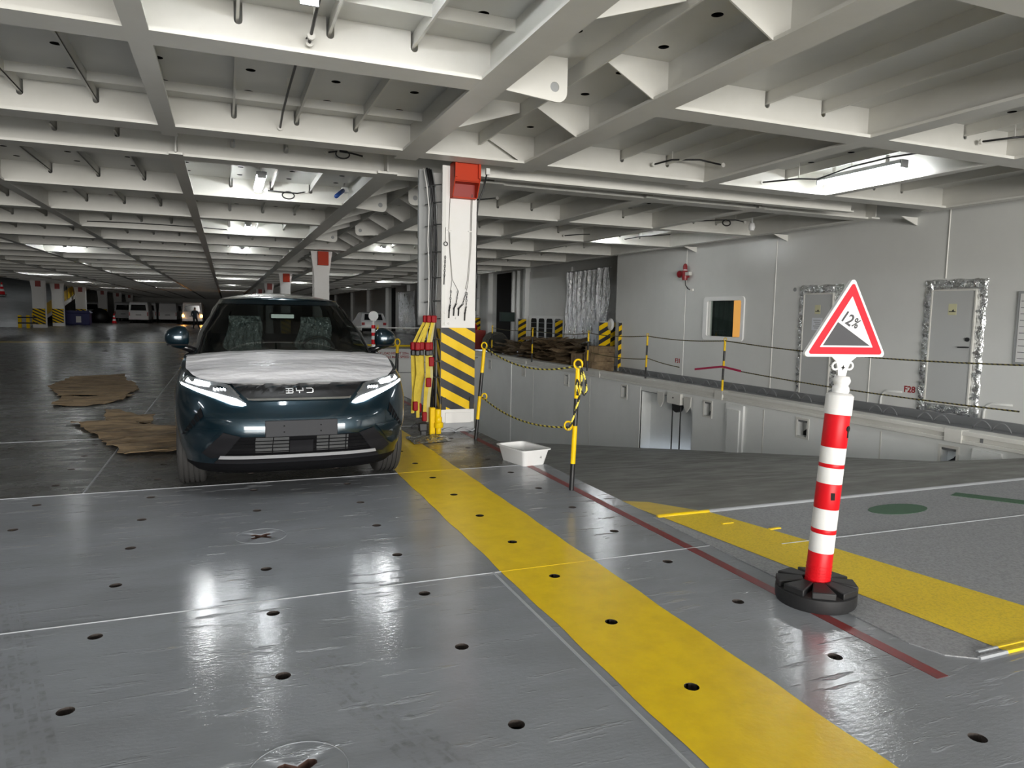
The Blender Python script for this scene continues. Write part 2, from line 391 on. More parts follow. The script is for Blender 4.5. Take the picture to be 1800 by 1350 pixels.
for yb, xs in ((2.12, 3.22), (2.165, 3.27)):
    mb = MB(); mb.tube([(xs,yb,.004),(3.41,yb,.004)], .011, 6, 0); mb.tube([(3.41,yb,.004),(4.13,yb,.004)], .011, 6, 1); mb.tube([(4.13,yb,.004),(9.75,yb,.004)], .011, 6, 0); mb.build('flap_edge_bar', [M_weld, M_yel], flap)
mb = MB(); mb.prism([(5.165+.30*math.cos(2*PI*i/32), 4.17+.135*math.sin(2*PI*i/32)) for i in range(32)], 'z', .006, .0085); mb.build('green_disc_mark', M_green, flap)
mb = MB(); mb.prism([(6.05,4.36),(6.2,4.42),(6.62,3.9),(6.45,3.84)], 'z', .006, .0085); mb.build('green_arrow_mark', M_green, flap)
mb = MB(); mb.tube([(3.55,3.75,.008),(9.7,3.62,.008)], .004, 4); mb.build('flap_weld_seam', M_weld, flap)
for p in ((3.5,4.28),(3.75,4.05)): MB().box(p[0]-.04, p[0]+.06, p[1]-.012, p[1]+.012, .008, .016).build('flap_lug', M_yelg, flap)
# trunk wall on the far side of the ramp opening
HOLES = [7.13, 9.98, 12.75, 16.29, 19.73, 23.18, 26.65]; XW = 9.78
ALC = (13.3, 15.45)
mb = MB()
def wl(y0, y1, z0, z1): mb.box(XW, XW+.02, y0, y1, z0, z1)
wl(2.2, 30.3, -.26, 0)
edges = [2.2]
for h in HOLES: edges += [h-.13, h+.13]
edges += [30.3]
for a, b in zip(edges[::2], edges[1::2]):
    if a < ALC[0] and b > ALC[1]: wl(a, ALC[0], -.56, -.26); wl(ALC[1], b, -.56, -.26)
    else: wl(a, b, -.56, -.26)
wl(2.2, ALC[0], -4.3, -.56); wl(ALC[1], 30.3, -4.3, -.56)
mb.box(XW, XW+.3, ALC[0]-.01, ALC[0], -4.3, -.26); mb.box(XW, XW+.3, ALC[1], ALC[1]+.01, -4.3, -.26); mb.box(XW+.3, XW+.32, ALC[0], ALC[1], -4.3, -.2); mb.box(XW, XW+.3, ALC[0], ALC[1], -.28, -.26); mb.box(XW+.33, XW+.4, 2.2, 30.3, -4.3, -.2)
for h in HOLES:  # pockets behind the square openings
    mb.box(XW+.16, XW+.17, h-.2, h+.2, -.6, -.2); mb.box(XW, XW+.16, h-.14, h-.13, -.6, -.24); mb.box(XW, XW+.16, h+.13, h+.14, -.6, -.24); mb.box(XW, XW+.16, h-.13, h+.13, -.57, -.56)
fil = [(ALC[0], -.26)] + [(ALC[0]+.45-.45*math.cos(t*PI/16)*1.0, -.26-.45+.45*math.sin(t*PI/16)) for t in range(0, 9)]
mb.prism(fil, 'x', XW, XW+.02)
wall_t = tag(mb.build('wall_trunk', M_wall2), 'pale painted side wall of the ramp opening', None, None, 'structure')
for h in HOLES:
    f = MB(); 
    for a, b, c, d in ((h-.16,h-.12,-.60,-.22),(h+.12,h+.16,-.60,-.22),(h-.12,h+.12,-.60,-.56),(h-.12,h+.12,-.26,-.22)): f.box(XW-.015, XW+.005, a, b, c, d)
    f.build('pocket_frame', M_white, wall_t)
    MB().add([(XW+.155,h-.13,-.56),(XW+.155,h+.13,-.56),(XW+.155,h+.13,-.49),(XW+.155,h+.03,-.42),(XW+.155,h-.05,-.30),(XW+.155,h-.13,-.27)], [(0,1,2,3,4,5)]).build('pocket_grime_shade', M_dark, wall_t)  # grime patch, enlarged in near-black to paint the shade inside the pocket
for y0, y1, dx in ((15.47,16.0,.02),(11.55,12.1,.05),(6.35,6.75,.05),(24.3,24.6,.03)):
    MB().box(XW-dx, XW, y0, y1, rampz(y0)-.2, -.2).build('wall_pilaster', M_wall2, wall_t)
for y in (11.0, 8.3, 18.2, 22.3): MB().box(XW-.006, XW, y-.012, y+.012, rampz(y)-.2, -.2).build('wall_weld_seam', M_white, wall_t)
mb = MB(); mb.box(XW-.05, XW+.26, 2.2, 30.4, -.035, .03); mb.box(XW-.025, XW, 2.2, 30.4, -.10, -.035); mb.box(XW-.04, XW, 2.2, 30.4, -.155, -.10)
mb.build('coaming_lip', M_white, wall_t, bevel=.006)
for y in (7.05, 12.35, 17.7, 23.0): MB().box(XW-.058, XW+.1, y-.13, y+.13, -.15, .035).build('coaming_clip', M_white, wall_t)
MB().box(XW-.03, XW-.022, 6.62, 6.66, -.1, .02).build('coaming_joint', M_kerb, wall_t)
# end wall of the opening
mb = MB(); mb.box(3.1, 9.8, 30.3, 30.34, -4.3, 0); mb.box(3.1, 9.8, 30.22, 30.36, -.06, .02)
wall_e = tag(mb.build('wall_trunk_end', M_wall2), 'far end wall of the ramp opening', None, None, 'structure')
for x in (5.1, 6.9, 8.6): MB().box(x-.01, x+.01, 30.28, 30.3, -3.9, -.4).build('wall_weld_seam', M_kerb, wall_e)
MB().box(3.1, 9.78, 30.28, 30.3, -1.02, -.99).build('wall_ledge', M_kerb, wall_e)
# opening's near (hidden) side
tag(MB().box(3.08, 3.1, 4.6, 30.3, -4.3, -.003).build('wall_trunk_near', M_wall2), 'near side wall of the ramp opening', None, None, 'structure')
# ledge along the cabin wall
mb = MB(); mb.box(XW+.02, 18, 2.1, 30.3, -.3, -.14); mb.box(11.54, 11.62, 2.1, 20, -.14, .0)
ledge = tag(mb.build('floor_ledge', M_kerb), 'dark grey walkway ledge between ramp opening and cabin wall', None, None, 'structure')
k = 0
y = 5.2
while y < 19.6:   # wavy lashing rails welded to the ledge
    pts = []
    for i in range(25):
        u = i/24; pts.append((11.30, y+.62*u, -.13 + .13*abs(math.sin(u*2*PI))**.8))
    MB().tube(pts, .012, 6).build('lashing_rail', M_kerb, ledge, smooth='all'); y += 1.02
MB().box(10.06, 10.11, 2.2, 13.5, -.139, -.137).build('red_edge_line', M_red, ledge)

# ------------------------------------------------------------------ walls
WX = 11.6
WY0, WY1, WZ0, WZ1 = 13.91, 15.25, 1.12, 2.04
mb = MB()
for a in ((-14, WY0, -.14, 3.8), (WY1, 20.0, -.14, 3.8), (WY0, WY1, -.14, WZ0), (WY0, WY1, WZ1, 3.8)): mb.box(WX, WX+.1, *a)
mb.box(WX+.1, 18, 19.95, 20.0, -.14, 3.8)
wall_r = tag(mb.build('wall_right', M_wall), 'pale grey painted steel cabin wall', None, None, 'structure')
for yy_, z0, z1 in ((16.3,-.1,3.6),(8.76,2.33,3.6),(12.9,-.1,3.5),(10.2,-.1,1.4)):
    MB().tube([(WX-.002,yy_,z0),(WX-.002,yy_,z1)], .012, 6).build('wall_weld_seam', M_white, wall_r)
for z, y0, y1 in ((1.62,16.3,20),(1.22,15.5,16.3),(1.22,9.2,13.8),(1.18,5,7.9)):
    MB().box(WX-.003, WX, y0, y1, z-.006, z+.006).build('wall_plate_edge', M_wall, wall_r)
for a, b in ((9.55,9.9),(7.55,7.9)):   # small rounded conduit covers at the foot of the wall
    MB().tube([(WX-.01,b,-.12),(WX-.01,b,.12),(WX-.01,b-.05,.22),(WX-.01,b-.12,.26),(WX-.01,a-.1,.27)], .02, 6).build('wall_pipe', M_wall, wall_r, smooth='all')
tag(MB().box(-30, 18, 140, 140.2, -.2, 8.2).build('wall_far', M_white), 'far end wall of the car deck', None, None, 'structure')
mb = MB(); mb.box(-30, -6.2, -14, -13.8, 0, 3.8); mb.box(8.2, 14, -14, -13.8, -.2, 3.8); mb.box(-6.2, 8.2, -14, -13.8, 3.55, 3.8)
tag(mb.build('wall_stern', M_wall), 'stern wall with a wide open door', None, None, 'structure')
mb = MB(); mb.box(-30.2, -30, -14, 140, -.2, 8.2); mb.box(-30, -13.6, 43.7, 43.8, 3.7, 8.1); mb.box(-13.65, -13.6, 43.8, 140, 3.7, 8.1)
tag(mb.build('wall_left', M_wall2), 'far left hull side', None, None, 'structure')
# hull side beyond the cabin block
HXW = 13.4
mb = MB(); mb.box(HXW, HXW+.1, 20, 140, -.2, 3.9)
wall_h = tag(mb.build('wall_hull', M_wall), 'grey hull side with frames beyond the cabin corner', None, None, 'structure')
for i, y in enumerate((31.3, 36.4, 38.5, 44, 46.5, 55, 63, 72, 82, 95)):
    MB().box(HXW-.25, HXW, y-.12, y+.12, -.15, 3.8).build('hull_frame', M_wall2, wall_h)
for y0, y1 in ((33.6,35.6),(39.4,41.8),(49,51),(60,61.5)): MB().box(HXW-.02, HXW, y0, y1, -.1, 3.7).build('dark_recess_door', M_dark, wall_h)
for y in (32.1, 32.7, 38.0): MB().tube([(HXW-.22,y,-.1),(HXW-.22,y,3.7)], .1, 10).build('vertical_pipe', M_wall2, wall_h, smooth='all')
MB().box(HXW-.06, HXW, 26.75, 31.1, -.1, 3.6).build('wall_panel', M_wall, wall_h)

# ================================================================== SETTING: deckhead (ceiling)
ZC, ZD = 3.44, 3.78
GL = [-13.6, -11.01, -8.39, -5.77, -3.15, -.53, 2.09]
GR = [3.65, 6.32, 8.5, 11.1]
FW = {-.53: .16, 2.09: .27, 3.65: .31, 6.32: .25, 8.5: .16, 11.1: .2}
CHX = [-5.95, -5.17, -4.4, -3.62, -2.85, -2.07, -1.3, -.52, .26, 1.04, 1.82, 2.6, 3.4, 4.28, 5.17, 5.99, 6.85, 7.72, 8.75, 9.6, 10.4]
CHY = [4.53 + .695*k for k in range(-4, 26)]
mb = MB(); holed(mb, -6.5, 11.6, 1.4, 22.3, ZD, CHX, CHY,   .045, up=1, th=.012)
for a in ((-6.5,18,22.3,140), (-30,-6.5,-14,44), (-13.7,-6.5,44,140), (-6.5,18,-14,1.4), (11.6,18,1.4,22.3)):
    mb.add([(a[0],a[2],ZD),(a[1],a[2],ZD),(a[1],a[3],ZD),(a[0],a[3],ZD)], [(0,1,2,3)])
ceil = tag(mb.build('ceiling', [M_under, M_dark]), 'underside of the white painted upper car deck', None, None, 'structure')  # ceiling hole walls coloured near-black so the holes look unlit
MB().add([(-6.6,1.3,ZD+.15),(11.7,1.3,ZD+.15),(11.7,22.4,ZD+.15),(-6.6,22.4,ZD+.15)], [(0,1,2,3)]).build('void_shade_above', M_dark, ceil)  # black sheet stands for the darkness seen up through the ceiling holes
tag(MB().box(-30.2, -13.6, 43.8, 140, 8, 8.1).build('ceiling_ramp', M_under), 'high ceiling over the far left ramp', None, None, 'structure')
PA, PB = (-13.7, 8.85), (9.85, 139)
def girder(x, y0, y1, fw):
    mb = MB(); mb.box(x-.01, x+.01, y0, y1, ZC+.02, ZD); mb.box(x-fw/2, x+fw/2, y0, y1, ZC, ZC+.028); mb.build('longitudinal_girder', M_white, ceil)
for x in GL+GR:
    for a, b in (PA, PB): girder(x, a, b, FW.get(x, .16))
STF = {}
for a, b in zip(GL, GL[1:]): STF[a] = [a+.655*k for k in (1, 2, 3)]
STF[3.65] = [4.97, 5.69]; STF[6.32] = [7.78]; STF[8.5] = [9.55, 10.15]
def cross(y, x0, x1, slots, fw=.30, name='transverse_beam'):
    top = [(x1, ZD)]
    for s_ in sorted(slots, reverse=True):
        top += [(s_+.03, ZD), (s_+.03, 3.65)] + [(s_+.03*math.cos(t*PI/6), 3.65-.028*math.sin(t*PI/6)) for t in range(1, 6)] + [(s_-.03, 3.65), (s_-.03, ZD)]
    top += [(x0, ZD)]
    mb = MB(); mb.prism([(x0, ZC+.02), (x1, ZC+.02)] + top, 'y', y-.008, y+.008); mb.box(x0, x1, y-fw/2, y+fw/2, ZC+.0005, ZC+.032)
    return mb.build(name, M_white, ceil, merge=True)
def row(y, full=False):
    for G in (GL, GR):
        for a, b in zip(G, G[1:]):
            if y < 30 and a < -8.3 and y < 12: continue
            cross(y, a+.011, b-.011, STF.get(a, []))
    if full: cross(y, 2.1, 3.64, [])
for y in (2.95, 5.78, 8.55): row(y, y > 8)
YB = [10.08, 13.25, 16.4, 19.55, 22.7, 25.85, 29.0]
for y in YB: row(y, y < 11 or abs(y-22.7) < .1)
y = 32.15
while y < 138:
    cross(y, -13.6, 11.1 if y > 10 else 11, []); y += 3.15
for y in (.12, -2.7, -5.55, -8.4, -11.2): cross(y, -13.6, 11.1, [])
for a, xs in STF.items():
    if a < -6: continue
    for x in xs:
        for y0, y1 in ((-2.7, PA[1]), (PB[0], 30)):
            mb = MB(); mb.box(x-.006, x+.006, y0, y1, 3.66, ZD); mb.box(x-.016, x+.006, y0, y1, 3.655, 3.675); mb.build('deck_stiffener', M_white, ceil)
for y in (8.0, 5.23, 2.4):    # shallow cross bars at mid bay
    for x0, x1 in ((-3.14,-.54), (-.52,2.08), (-5.76,-3.16)): MB().box(x0, x1, y-.006, y+.006, 3.69, ZD).build('cross_bar', M_white, ceil)
    for x0, x1 in ((-3.14,-.54),): pass
# gap between the two hoistable panels: edge bars, knee brackets, pivot plates
for y0, y1 in ((-8, 8.5), (10.1, 60)):
    MB().box(2.93, 2.95, y0, y1, 3.63, ZD).build('panel_edge_bar', M_white, ceil)
    MB().box(2.965, 2.985, y0, y1, 3.68, ZD).build('panel_edge_bar', M_under, ceil)
kb = [8.45-1.47*k for k in range(0, 6)] + [10.3+1.55*k for k in range(0, 14)]
for y in kb:
    MB().prism([(3.64,ZC+.02),(3.49,ZC+.01),(2.99,3.72),(2.99,ZD),(3.64,ZD)], 'y', y-.007, y+.007).build('knee_bracket', M_white, ceil)
    if min(abs(y-5.8), abs(y-13.3), abs(y-19.6)) > .5: MB().prism([(2.1,ZC+.02),(2.23,ZC+.01),(2.92,3.68),(2.92,ZD),(2.1,ZD)], 'y', y+.2-.007, y+.2+.007).build('knee_bracket', M_white, ceil)
def pivot(y, side):
    # plate with rounded lower corner and a round pin hole, built as a ring around the hole plus outline
    out = [(2.12,ZD),(2.12,ZC+.02),(2.24,ZC+.0),(2.70,3.40)] + [(2.71+.09*math.sin(t*PI/12), 3.49-.09*math.cos(t*PI/12)) for t in range(1, 7)] + [(2.80,ZD)]
    if side < 0: out = [(5.76-.02-x, z) if x > 2.2 else (3.64, z) for x, z in out]
    hc = (2.68, 3.525) if side > 0 else (5.74-2.68, 3.525); hr = .042; n = 24
    # angular sampling of the outline as seen from the hole centre
    def ray(t):
        best = 9; d = (math.cos(t), math.sin(t))
        for (ax, az), (bx, bz) in zip(out, out[1:]+out[:1]):
            ex, ez = bx-ax, bz-az; den = d[0]*ez-d[1]*ex
            if abs(den) < 1e-9: continue
            s_ = ((ax-hc[0])*ez-(az-hc[1])*ex)/den; u = ((ax-hc[0])*d[1]-(az-hc[1])*d[0])/den
            if s_ > 0 and -1e-6 <= u <= 1+1e-6: best = min(best, s_)
        return best
    ang = sorted([2*PI*i/n for i in range(n)] + [math.atan2(z-hc[1], x-hc[0]) % (2*PI) for x, z in out])
    vs = []; m = len(ang)
    for yy_ in (y-.011, y+.011):
        for t in ang:
            r = ray(t); vs += [(hc[0]+hr*math.cos(t), yy_, hc[1]+hr*math.sin(t)), (hc[0]+r*math.cos(t), yy_, hc[1]+r*math.sin(t))]
    fs = []
    for i in range(m):
        j = (i+1) % m
        fs += [(2*i, 2*j, 2*j+1, 2*i+1), (2*m+2*i+1, 2*m+2*j+1, 2*m+2*j, 2*m+2*i), (2*i, 2*m+2*i, 2*m+2*j, 2*j), (2*i+1, 2*j+1, 2*m+2*j+1, 2*m+2*i+1)]
    p = MB().add(vs, fs).build('pivot_plate', M_white, ceil)
    MB().lathe([(.041,-.006),(.041,.006)], 20, (hc[0], y, hc[1]), 'y').build('pivot_pin', M_grey, p, smooth=30)
pivot(5.8, 1); pivot(13.3, 1); pivot(19.6, 1); pivot(12.2, -1); pivot(17.6, -1)
# slender beam at the edge of the next panel, ends short of the wall
mb = MB(); mb.box(3.1, 9.9, 9.30, 9.32, 3.42, 3.62); mb.box(3.1, 9.9, 9.24, 9.38, 3.40, 3.42); mb.build('edge_beam', M_white, ceil)
for x in (5.6, 8.0): MB().prism([(9.32,3.44),(9.32,3.6),(9.75,3.75),(9.85,3.75)], 'x', x-.01, x+.01).build('edge_beam_stay', M_white, ceil)
for y in (6.5, 9.4, 12.6, 15.9): MB().prism([(11.6,3.3),(11.6,3.44),(11.2,3.44),(11.3,3.40)], 'y', y-.01, y+.01).build('wall_knee', M_white, ceil)

# ================================================================== ceiling lights
M_hous = mat('lamp_housing', (.42,.43,.43), .45)
M_dif = M_tube
def lamp_meshes():
    h = MB(); h.box(-.075,.075,-.70,.70,.02,.07); h.box(-.06,.06,-.72,-.70,-.03,.07); h.box(-.06,.06,.70,.72,-.03,.07)
    t = MB()
    t.tube([(0,-.68,-.005),(0,.68,-.005)], .021, 8)
    b = MB(); b.box(-.012,.012,-.02,.02,.07,.19)
    return h.mesh('housing', M_hous), t.mesh('tube', M_tube, 'all'), b.mesh('hanger', M_white)
LH, LT, LB = lamp_meshes()
def lamp(x, y, label, group=None, z=3.585, rz=0):
    e = empty('ceiling_light', (x, y, z), rz, label, 'light', group)
    inst('housing', LH, e)
    for s_ in (-1, 1): inst('tube', LT, e, (.032*s_,0,0)); inst('hanger', LB, e, (0,.45*s_,0))
    return e
lamp(.55, 4.35, 'fluorescent light at the top edge of the picture above the car lane')
lamp(.55, 12.4, 'fluorescent light in the third ceiling bay above the dark teal car')
lamp(.55, 19.2, 'smaller fluorescent light one bay behind the one above the car')
lamp(8.2, 7.6, 'long glowing fluorescent light near the cabin wall at upper right')
lamp(9.0, 16.1, 'glowing fluorescent light between the main column and the cabin wall')
lamp(4.65, 23.2, 'glowing fluorescent light just left of the main column')
G_ = 'fluorescent lights far down the deck'
for x, ys in ((.55, (26.2, 33, 40, 47, 61, 75)), (4.65, (37, 51)), (9.0, (30, 44, 58)), (-5.0, (29, 36, 43, 57, 71)), (-10.2, (50, 64, 78))):
    for y in ys: lamp(x, y, 'small glowing fluorescent light far down the deck ceiling', G_)
for x, ys in ((-5.0, (5.0, 12.0)), (-10.2, (5.0, 19.0, 34.0))):
    for y in ys: lamp(x, y, 'added unseen fluorescent light on the ceiling left of the picture', 'added unseen fluorescent lights out of frame at left')  # lamps added out of view to brighten the walls facing left
for x, y in ((-18,50), (-24,56), (-18,62), (-24,70), (-18,76)): lamp(x, y, 'added unseen fluorescent light brightening the far left ramp', 'added unseen fluorescent lights above the far left ramp', z=7.8)  # lamps added above the ceiling line, unseen, to brighten the dark ramp
G2 = 'fluorescent lights behind the photographer'
for x, y in ((.55,-2.4), (.55,-8.9), (8.2,.7), (8.2,-6.2), (-5,-2.2), (-5,-9), (4.6,-2.4), (4.6,-8.9)): lamp(x, y, 'fluorescent light on the ceiling behind the photographer', G2)

# ================================================================== the car
M_paint = mat('teal_car_paint', (.0025,.016,.026), .3, .65, coat=1.0)
M_trim = mat('matte_black_trim', (.006,.006,.007), .65, spec=.08)
M_gloss = mat('gloss_black_trim', (.006,.006,.007), .12)
M_dgrey = mat('dark_grey_trim', (.012,.012,.014), .65, spec=.12)
M_plate = mat('blank_number_plate', (.040,.041,.045), .55, spec=.15)
M_silver = mat('satin_silver_trim', (.62,.63,.65), .32, .45)
M_chrome = mat('chrome', (.75,.76,.78), .12, 1.0)
M_badge = mat('silver_badge', (.72,.73,.74), .3)
M_film = mat('white_protective_film', (.68,.68,.70), .38, bump=[(3.2, .55, .05), (11, .35, .02)], coat=.25, bscale=(.8, 2.4, 1), var=((.56,.56,.59), 4, .4, .7, 1))
M_drl = emis('daytime_running_light', (.95,.98,1.0), 14)
M_beam = emis('headlamp_beam', (.97,.99,1.0), 55)
M_lens = mat('headlamp_lens', (.16,.17,.18), .12, .6)
M_wind = glassmat('windscreen_glass', (.46,.52,.50), .02)
M_windr = glassmat('privacy_glass', (.12,.13,.13), .02)
M_seat = mat('seat_fabric', (.018,.020,.022), .7)
M_wrap = mat('clear_plastic_wrap', (.11,.125,.125), .10, .0, bump=[(11, 1.0, .12), (28, .6, .04)], coat=.8)
M_tyre = mat('tyre_rubber', (.030,.029,.028), .75)
M_rim = mat('alloy_rim', (.30,.31,.32), .3, .9)
M_int = mat('interior_black', (.010,.010,.010), .7)
car = empty('car', (.565, 6.0, 0), 0, 'dark teal compact car with white film on its bonnet and headlights on', 'car')
LEN = 4.58
def lerp(P, t):
    if t <= P[0][0]: return P[0][1]
    for (a, va), (b, vb) in zip(P, P[1:]):
        if t <= b:
            k = (t-a)/(b-a); k = k*k*(3-2*k); return va+(vb-va)*k
    return P[-1][1]
def zs(y):   # shoulder height along the car
    return lerp([(0, .905), (.25, .94), (.55, 1.03), (1.0, 1.12), (1.5, 1.135), (3.6, 1.15), (4.2, 1.13), (4.58, 1.05)], y)
ZB = .30
def bw(u): return lerp([(0, .915), (.2, .955), (.45, .985), (.7, .985), (.88, .965), (1, .925)], u)
def byf(u): return lerp([(0, .10), (.2, .04), (.42, .0), (.62, .015), (.8, .07), (.93, .13), (1, .19)], u)
def byr(u): return LEN - lerp([(0, .12), (.3, .02), (.6, .0), (1, .10)], u)
NE = 3.1; YC = .82
def front_xy(th, u):
    hw, yf = bw(u), byf(u); s_, c_ = math.sin(th), math.cos(th)
    return hw*s_**(2/NE), YC-(YC-yf)*c_**(2/NE)
def fy(x, z):
    """depth of the car's nose at (x, z)"""
    y = .1
    for _ in range(6):
        u = max(0, min(1, (z-ZB)/(zs(y)-ZB))); hw, yf = bw(u), byf(u); q = min(abs(x)/hw, .9995)
        y = YC-(YC-yf)*(1-q**NE)**(1/NE)
    return y
def half_outline(u):
    P = [front_xy(th, u) for th in [PI/2*i/16 for i in range(17)]]
    hw = bw(u); yr = byr(u)
    P += [(hw, YC+(3.85-YC)*i/8) for i in range(1, 9)]
    P += [(hw*math.cos(th)**(2/3.4), 3.85+(yr-3.85)*math.sin(th)**(2/3.4)) for th in [PI/2*i/10 for i in range(1, 11)]]
    return P
def body_mesh(us, cap=True, bottom=True):
    mb = MB(); rows = []
    for u in us:
        h = half_outline(u); loop = [(x, y) for x, y in h] + [(-x, y) for x, y in reversed(h[1:-1])]
        rows.append([(x, y, ZB+u*(zs(y)-ZB)) for x, y in loop])
    n = len(rows[0]); vs = [p for r in rows for p in r]
    fs = [(i*n+j, i*n+(j+1) % n, (i+1)*n+(j+1) % n, (i+1)*n+j) for i in range(len(rows)-1) for j in range(n)]
    mb.add(vs, fs)
    h = half_outline(us[-1]); m = len(h)
    if cap: mb.add(*cap_rows(h))
    if bottom: mb.add(rows[0], [tuple(range(n))])
    return mb
def crown(y): return lerp([(0, .0), (.2, .005), (.45, .035), (.9, .05), (1.3, .045), (4.2, .03), (4.6, 0)], y)
SX = [-1, -.97, -.9, -.7, -.4, 0, .4, .7, .9, .97, 1]
def cap_rows(h, dz=0, smax=1):
    vs = []; fs = []
    for x, y in h:
        for s_ in SX: vs.append((x*s_*smax, y, zs(y)+dz+crown(y)*(1-abs(s_)**2.2)))
    k = len(SX)
    for i in range(len(h)-1):
        for j in range(k-1): fs.append((i*k+j, i*k+j+1, (i+1)*k+j+1, (i+1)*k+j))
    return vs, fs
us = [0, .06, .12, .2, .3, .4, .5, .6, .7, .78, .85, .91, .96, 1]
bod = body_mesh(us).build('body', M_paint, car, smooth=50)
def archcut(o):
    for i, yw in enumerate((.93, 3.62)):
        c = MB().lathe([(.405,-1.2),(.405,1.2)], 40, (0, yw, .36), 'x').build('cutter', M_trim, car)
        m = o.modifiers.new('arch', 'BOOLEAN'); m.object = c; m.operation = 'DIFFERENCE'; m.solver = 'EXACT'
        dg = bpy.context.evaluated_depsgraph_get(); me = bpy.data.meshes.new_from_object(o.evaluated_get(dg))
        o.modifiers.clear(); o.data = me; bpy.data.objects.remove(c)
archcut(bod)
# lower black cladding
mb = MB(); prof = [(-.0, .905, .115, .08), (-.1, .80, .35, .25)]
h0 = half_outline(0)
def cl(f, dz, inset):
    r = []
    for x, y in h0:
        yy_ = (y-2.3)*(1-inset*.35)+2.3; r.append((x*f, yy_, ZB+dz))
    return r + [(-a, b, c) for a, b, c in reversed(r[1:-1])]
r0, r1, r2 = cl(1.003, .035, -.012), cl(.99, -.03, .02), cl(.93, -.09, .10)
n = len(r0); mb.add(r0+r1+r2, [(i*n+j, i*n+(j+1) % n, (i+1)*n+(j+1) % n, (i+1)*n+j) for i in range(2) for j in range(n)] + [tuple(2*n+j for j in range(n)), tuple(range(n))])
cla = mb.build('lower_cladding', M_trim, car, smooth=50); archcut(cla)
MB().box(-.84,.84,.45,4.2,.24,.32).build('underbody', M_trim, car)
for yw in (.93, 3.62): MB().box(-.70,.70,yw-.36,yw+.36,.27,.72).build('wheel_housing', M_trim, car)
# nose panels: polygon in (x, z) laid on the nose surface
def panel(name, poly, m, off=.004, th=.02, parent=car, cuts=5, fyo=fy, smooth=40):
    bm = bmesh.new(); vs = [bm.verts.new((x, 0, z)) for x, z in poly]; f = bm.faces.new(vs)
    bmesh.ops.triangulate(bm, faces=[f])
    for _ in range(cuts):
        ed = [e for e in bm.edges if e.calc_length() > .05]
        if not ed: break
        bmesh.ops.subdivide_edges(bm, edges=ed, cuts=1); bmesh.ops.triangulate(bm, faces=bm.faces)
    bmesh.ops.dissolve_degenerate(bm, dist=1e-5, edges=bm.edges)
    r = bmesh.ops.extrude_face_region(bm, geom=list(bm.faces)); new = {v for v in r['geom'] if isinstance(v, bmesh.types.BMVert)}
    for v in bm.verts: v.co.y = fyo(v.co.x, v.co.z) - (off if v in new else off-th)
    bmesh.ops.recalc_face_normals(bm, faces=bm.faces)
    me = bpy.data.meshes.new(name); bm.to_mesh(me); bm.free(); me.materials.append(m)
    for p in me.polygons: p.use_smooth = True
    me.set_sharp_from_angle(angle=R_(smooth))
    o = bpy.data.objects.new(name, me); COL.objects.link(o); o.parent = parent; return o
def mir(P): return [(-x, z) for x, z in reversed(P)]
grille = panel('upper_grille', [(-.535,.952),(.535,.952),(.415,.828),(-.415,.828)], mat('satin_black_grille', (.006,.006,.007), .4), .004)
panel('grille_chrome_strip', [(-.42,.846),(-.40,.838),(.40,.838),(.42,.846),(.41,.826),(.36,.822),(-.36,.822),(-.41,.826)], M_chrome, .012, parent=grille)
lg = panel('lower_grille', [(-.47,.535),(.47,.535),(.60,.365),(-.60,.365)], M_trim, .004)
for k, z in enumerate((.500, .470, .440, .410, .385)):
    hw = .485+(.53-z)*.7
    panel('grille_slat', [(-hw,z+.003),(hw,z+.003),(hw,z-.004),(-hw,z-.004)], M_trim, .016, parent=lg)
for x in (-.36,-.22, .22, .36): panel('grille_bar', [(x-.004,.53),(x+.004,.53),(x+.004-.02*(x<0)+.02*(x>0)*0,.375),(x-.004,.375)], M_trim, .012, parent=lg)
for x0, x1 in ((-.36,-.10),(.12,.38)): panel('radiator', [(x0,.528),(x1,.528),(x1,.40),(x0,.40)], mat('radiator_grey', (.075,.078,.08), .55, spec=.2, bump=[(40,.6,.01)]) if x0 < 0 else MATS['radiator_grey'], .0065, parent=lg)
panel('radar_cover', [(-.095,.50),(.09,.50),(.09,.395),(-.095,.395)], M_dgrey, .028, parent=lg)
for P in ([(-.47,.54),(-.60,.575),(-.765,.395),(-.70,.345),(-.60,.365)],):
    panel('bumper_side_trim', P, M_dgrey, .012); panel('bumper_side_trim', mir(P), M_dgrey, .012)
panel('silver_skid_strip', [(-.625,.376),(.625,.376),(.64,.345),(-.64,.345)], M_silver, .022)
panel('skid_plate', [(-.64,.347),(.64,.347),(.675,.305),(-.675,.305)], M_dgrey, .018)
VP = [(-.765,.77),(-.745,.70),(-.885,.545),(-.915,.53)]
for P in (VP, mir(VP)):
    v = panel('side_vent', P, M_trim, .004); sg = -1 if P is VP else 1
    for t in (.2, .36, .52, .68, .84):
        xa, za = sg*(.765+.15*t), .77-.24*t; xb, zb = sg*(.745+.14*t), .70-.155*t
        panel('vent_slat', [(xa,za),(xa,za-.012),(xb,zb-.012),(xb,zb)], M_paint, .012, parent=v, cuts=2)
FP = [(-.62,.60),(-.83,.60),(-.90,.50),(-.80,.40),(-.775,.41)]
for P in (FP, mir(FP)): panel('bumper_facet', P, M_paint, .014, smooth=20)
# number plate (blank)
np_ = MB(); np_.box(-.285,.285,-.03,-.012,.535,.668); npo = np_.build('number_plate', M_plate, car, bevel=.006)
for x in (-.14, .15):
    for z in (.575, .625): MB().lathe([(.006,-.002),(.006,.002)], 10, (x, -.031, z), 'y').build('plate_screw', M_trim, npo)
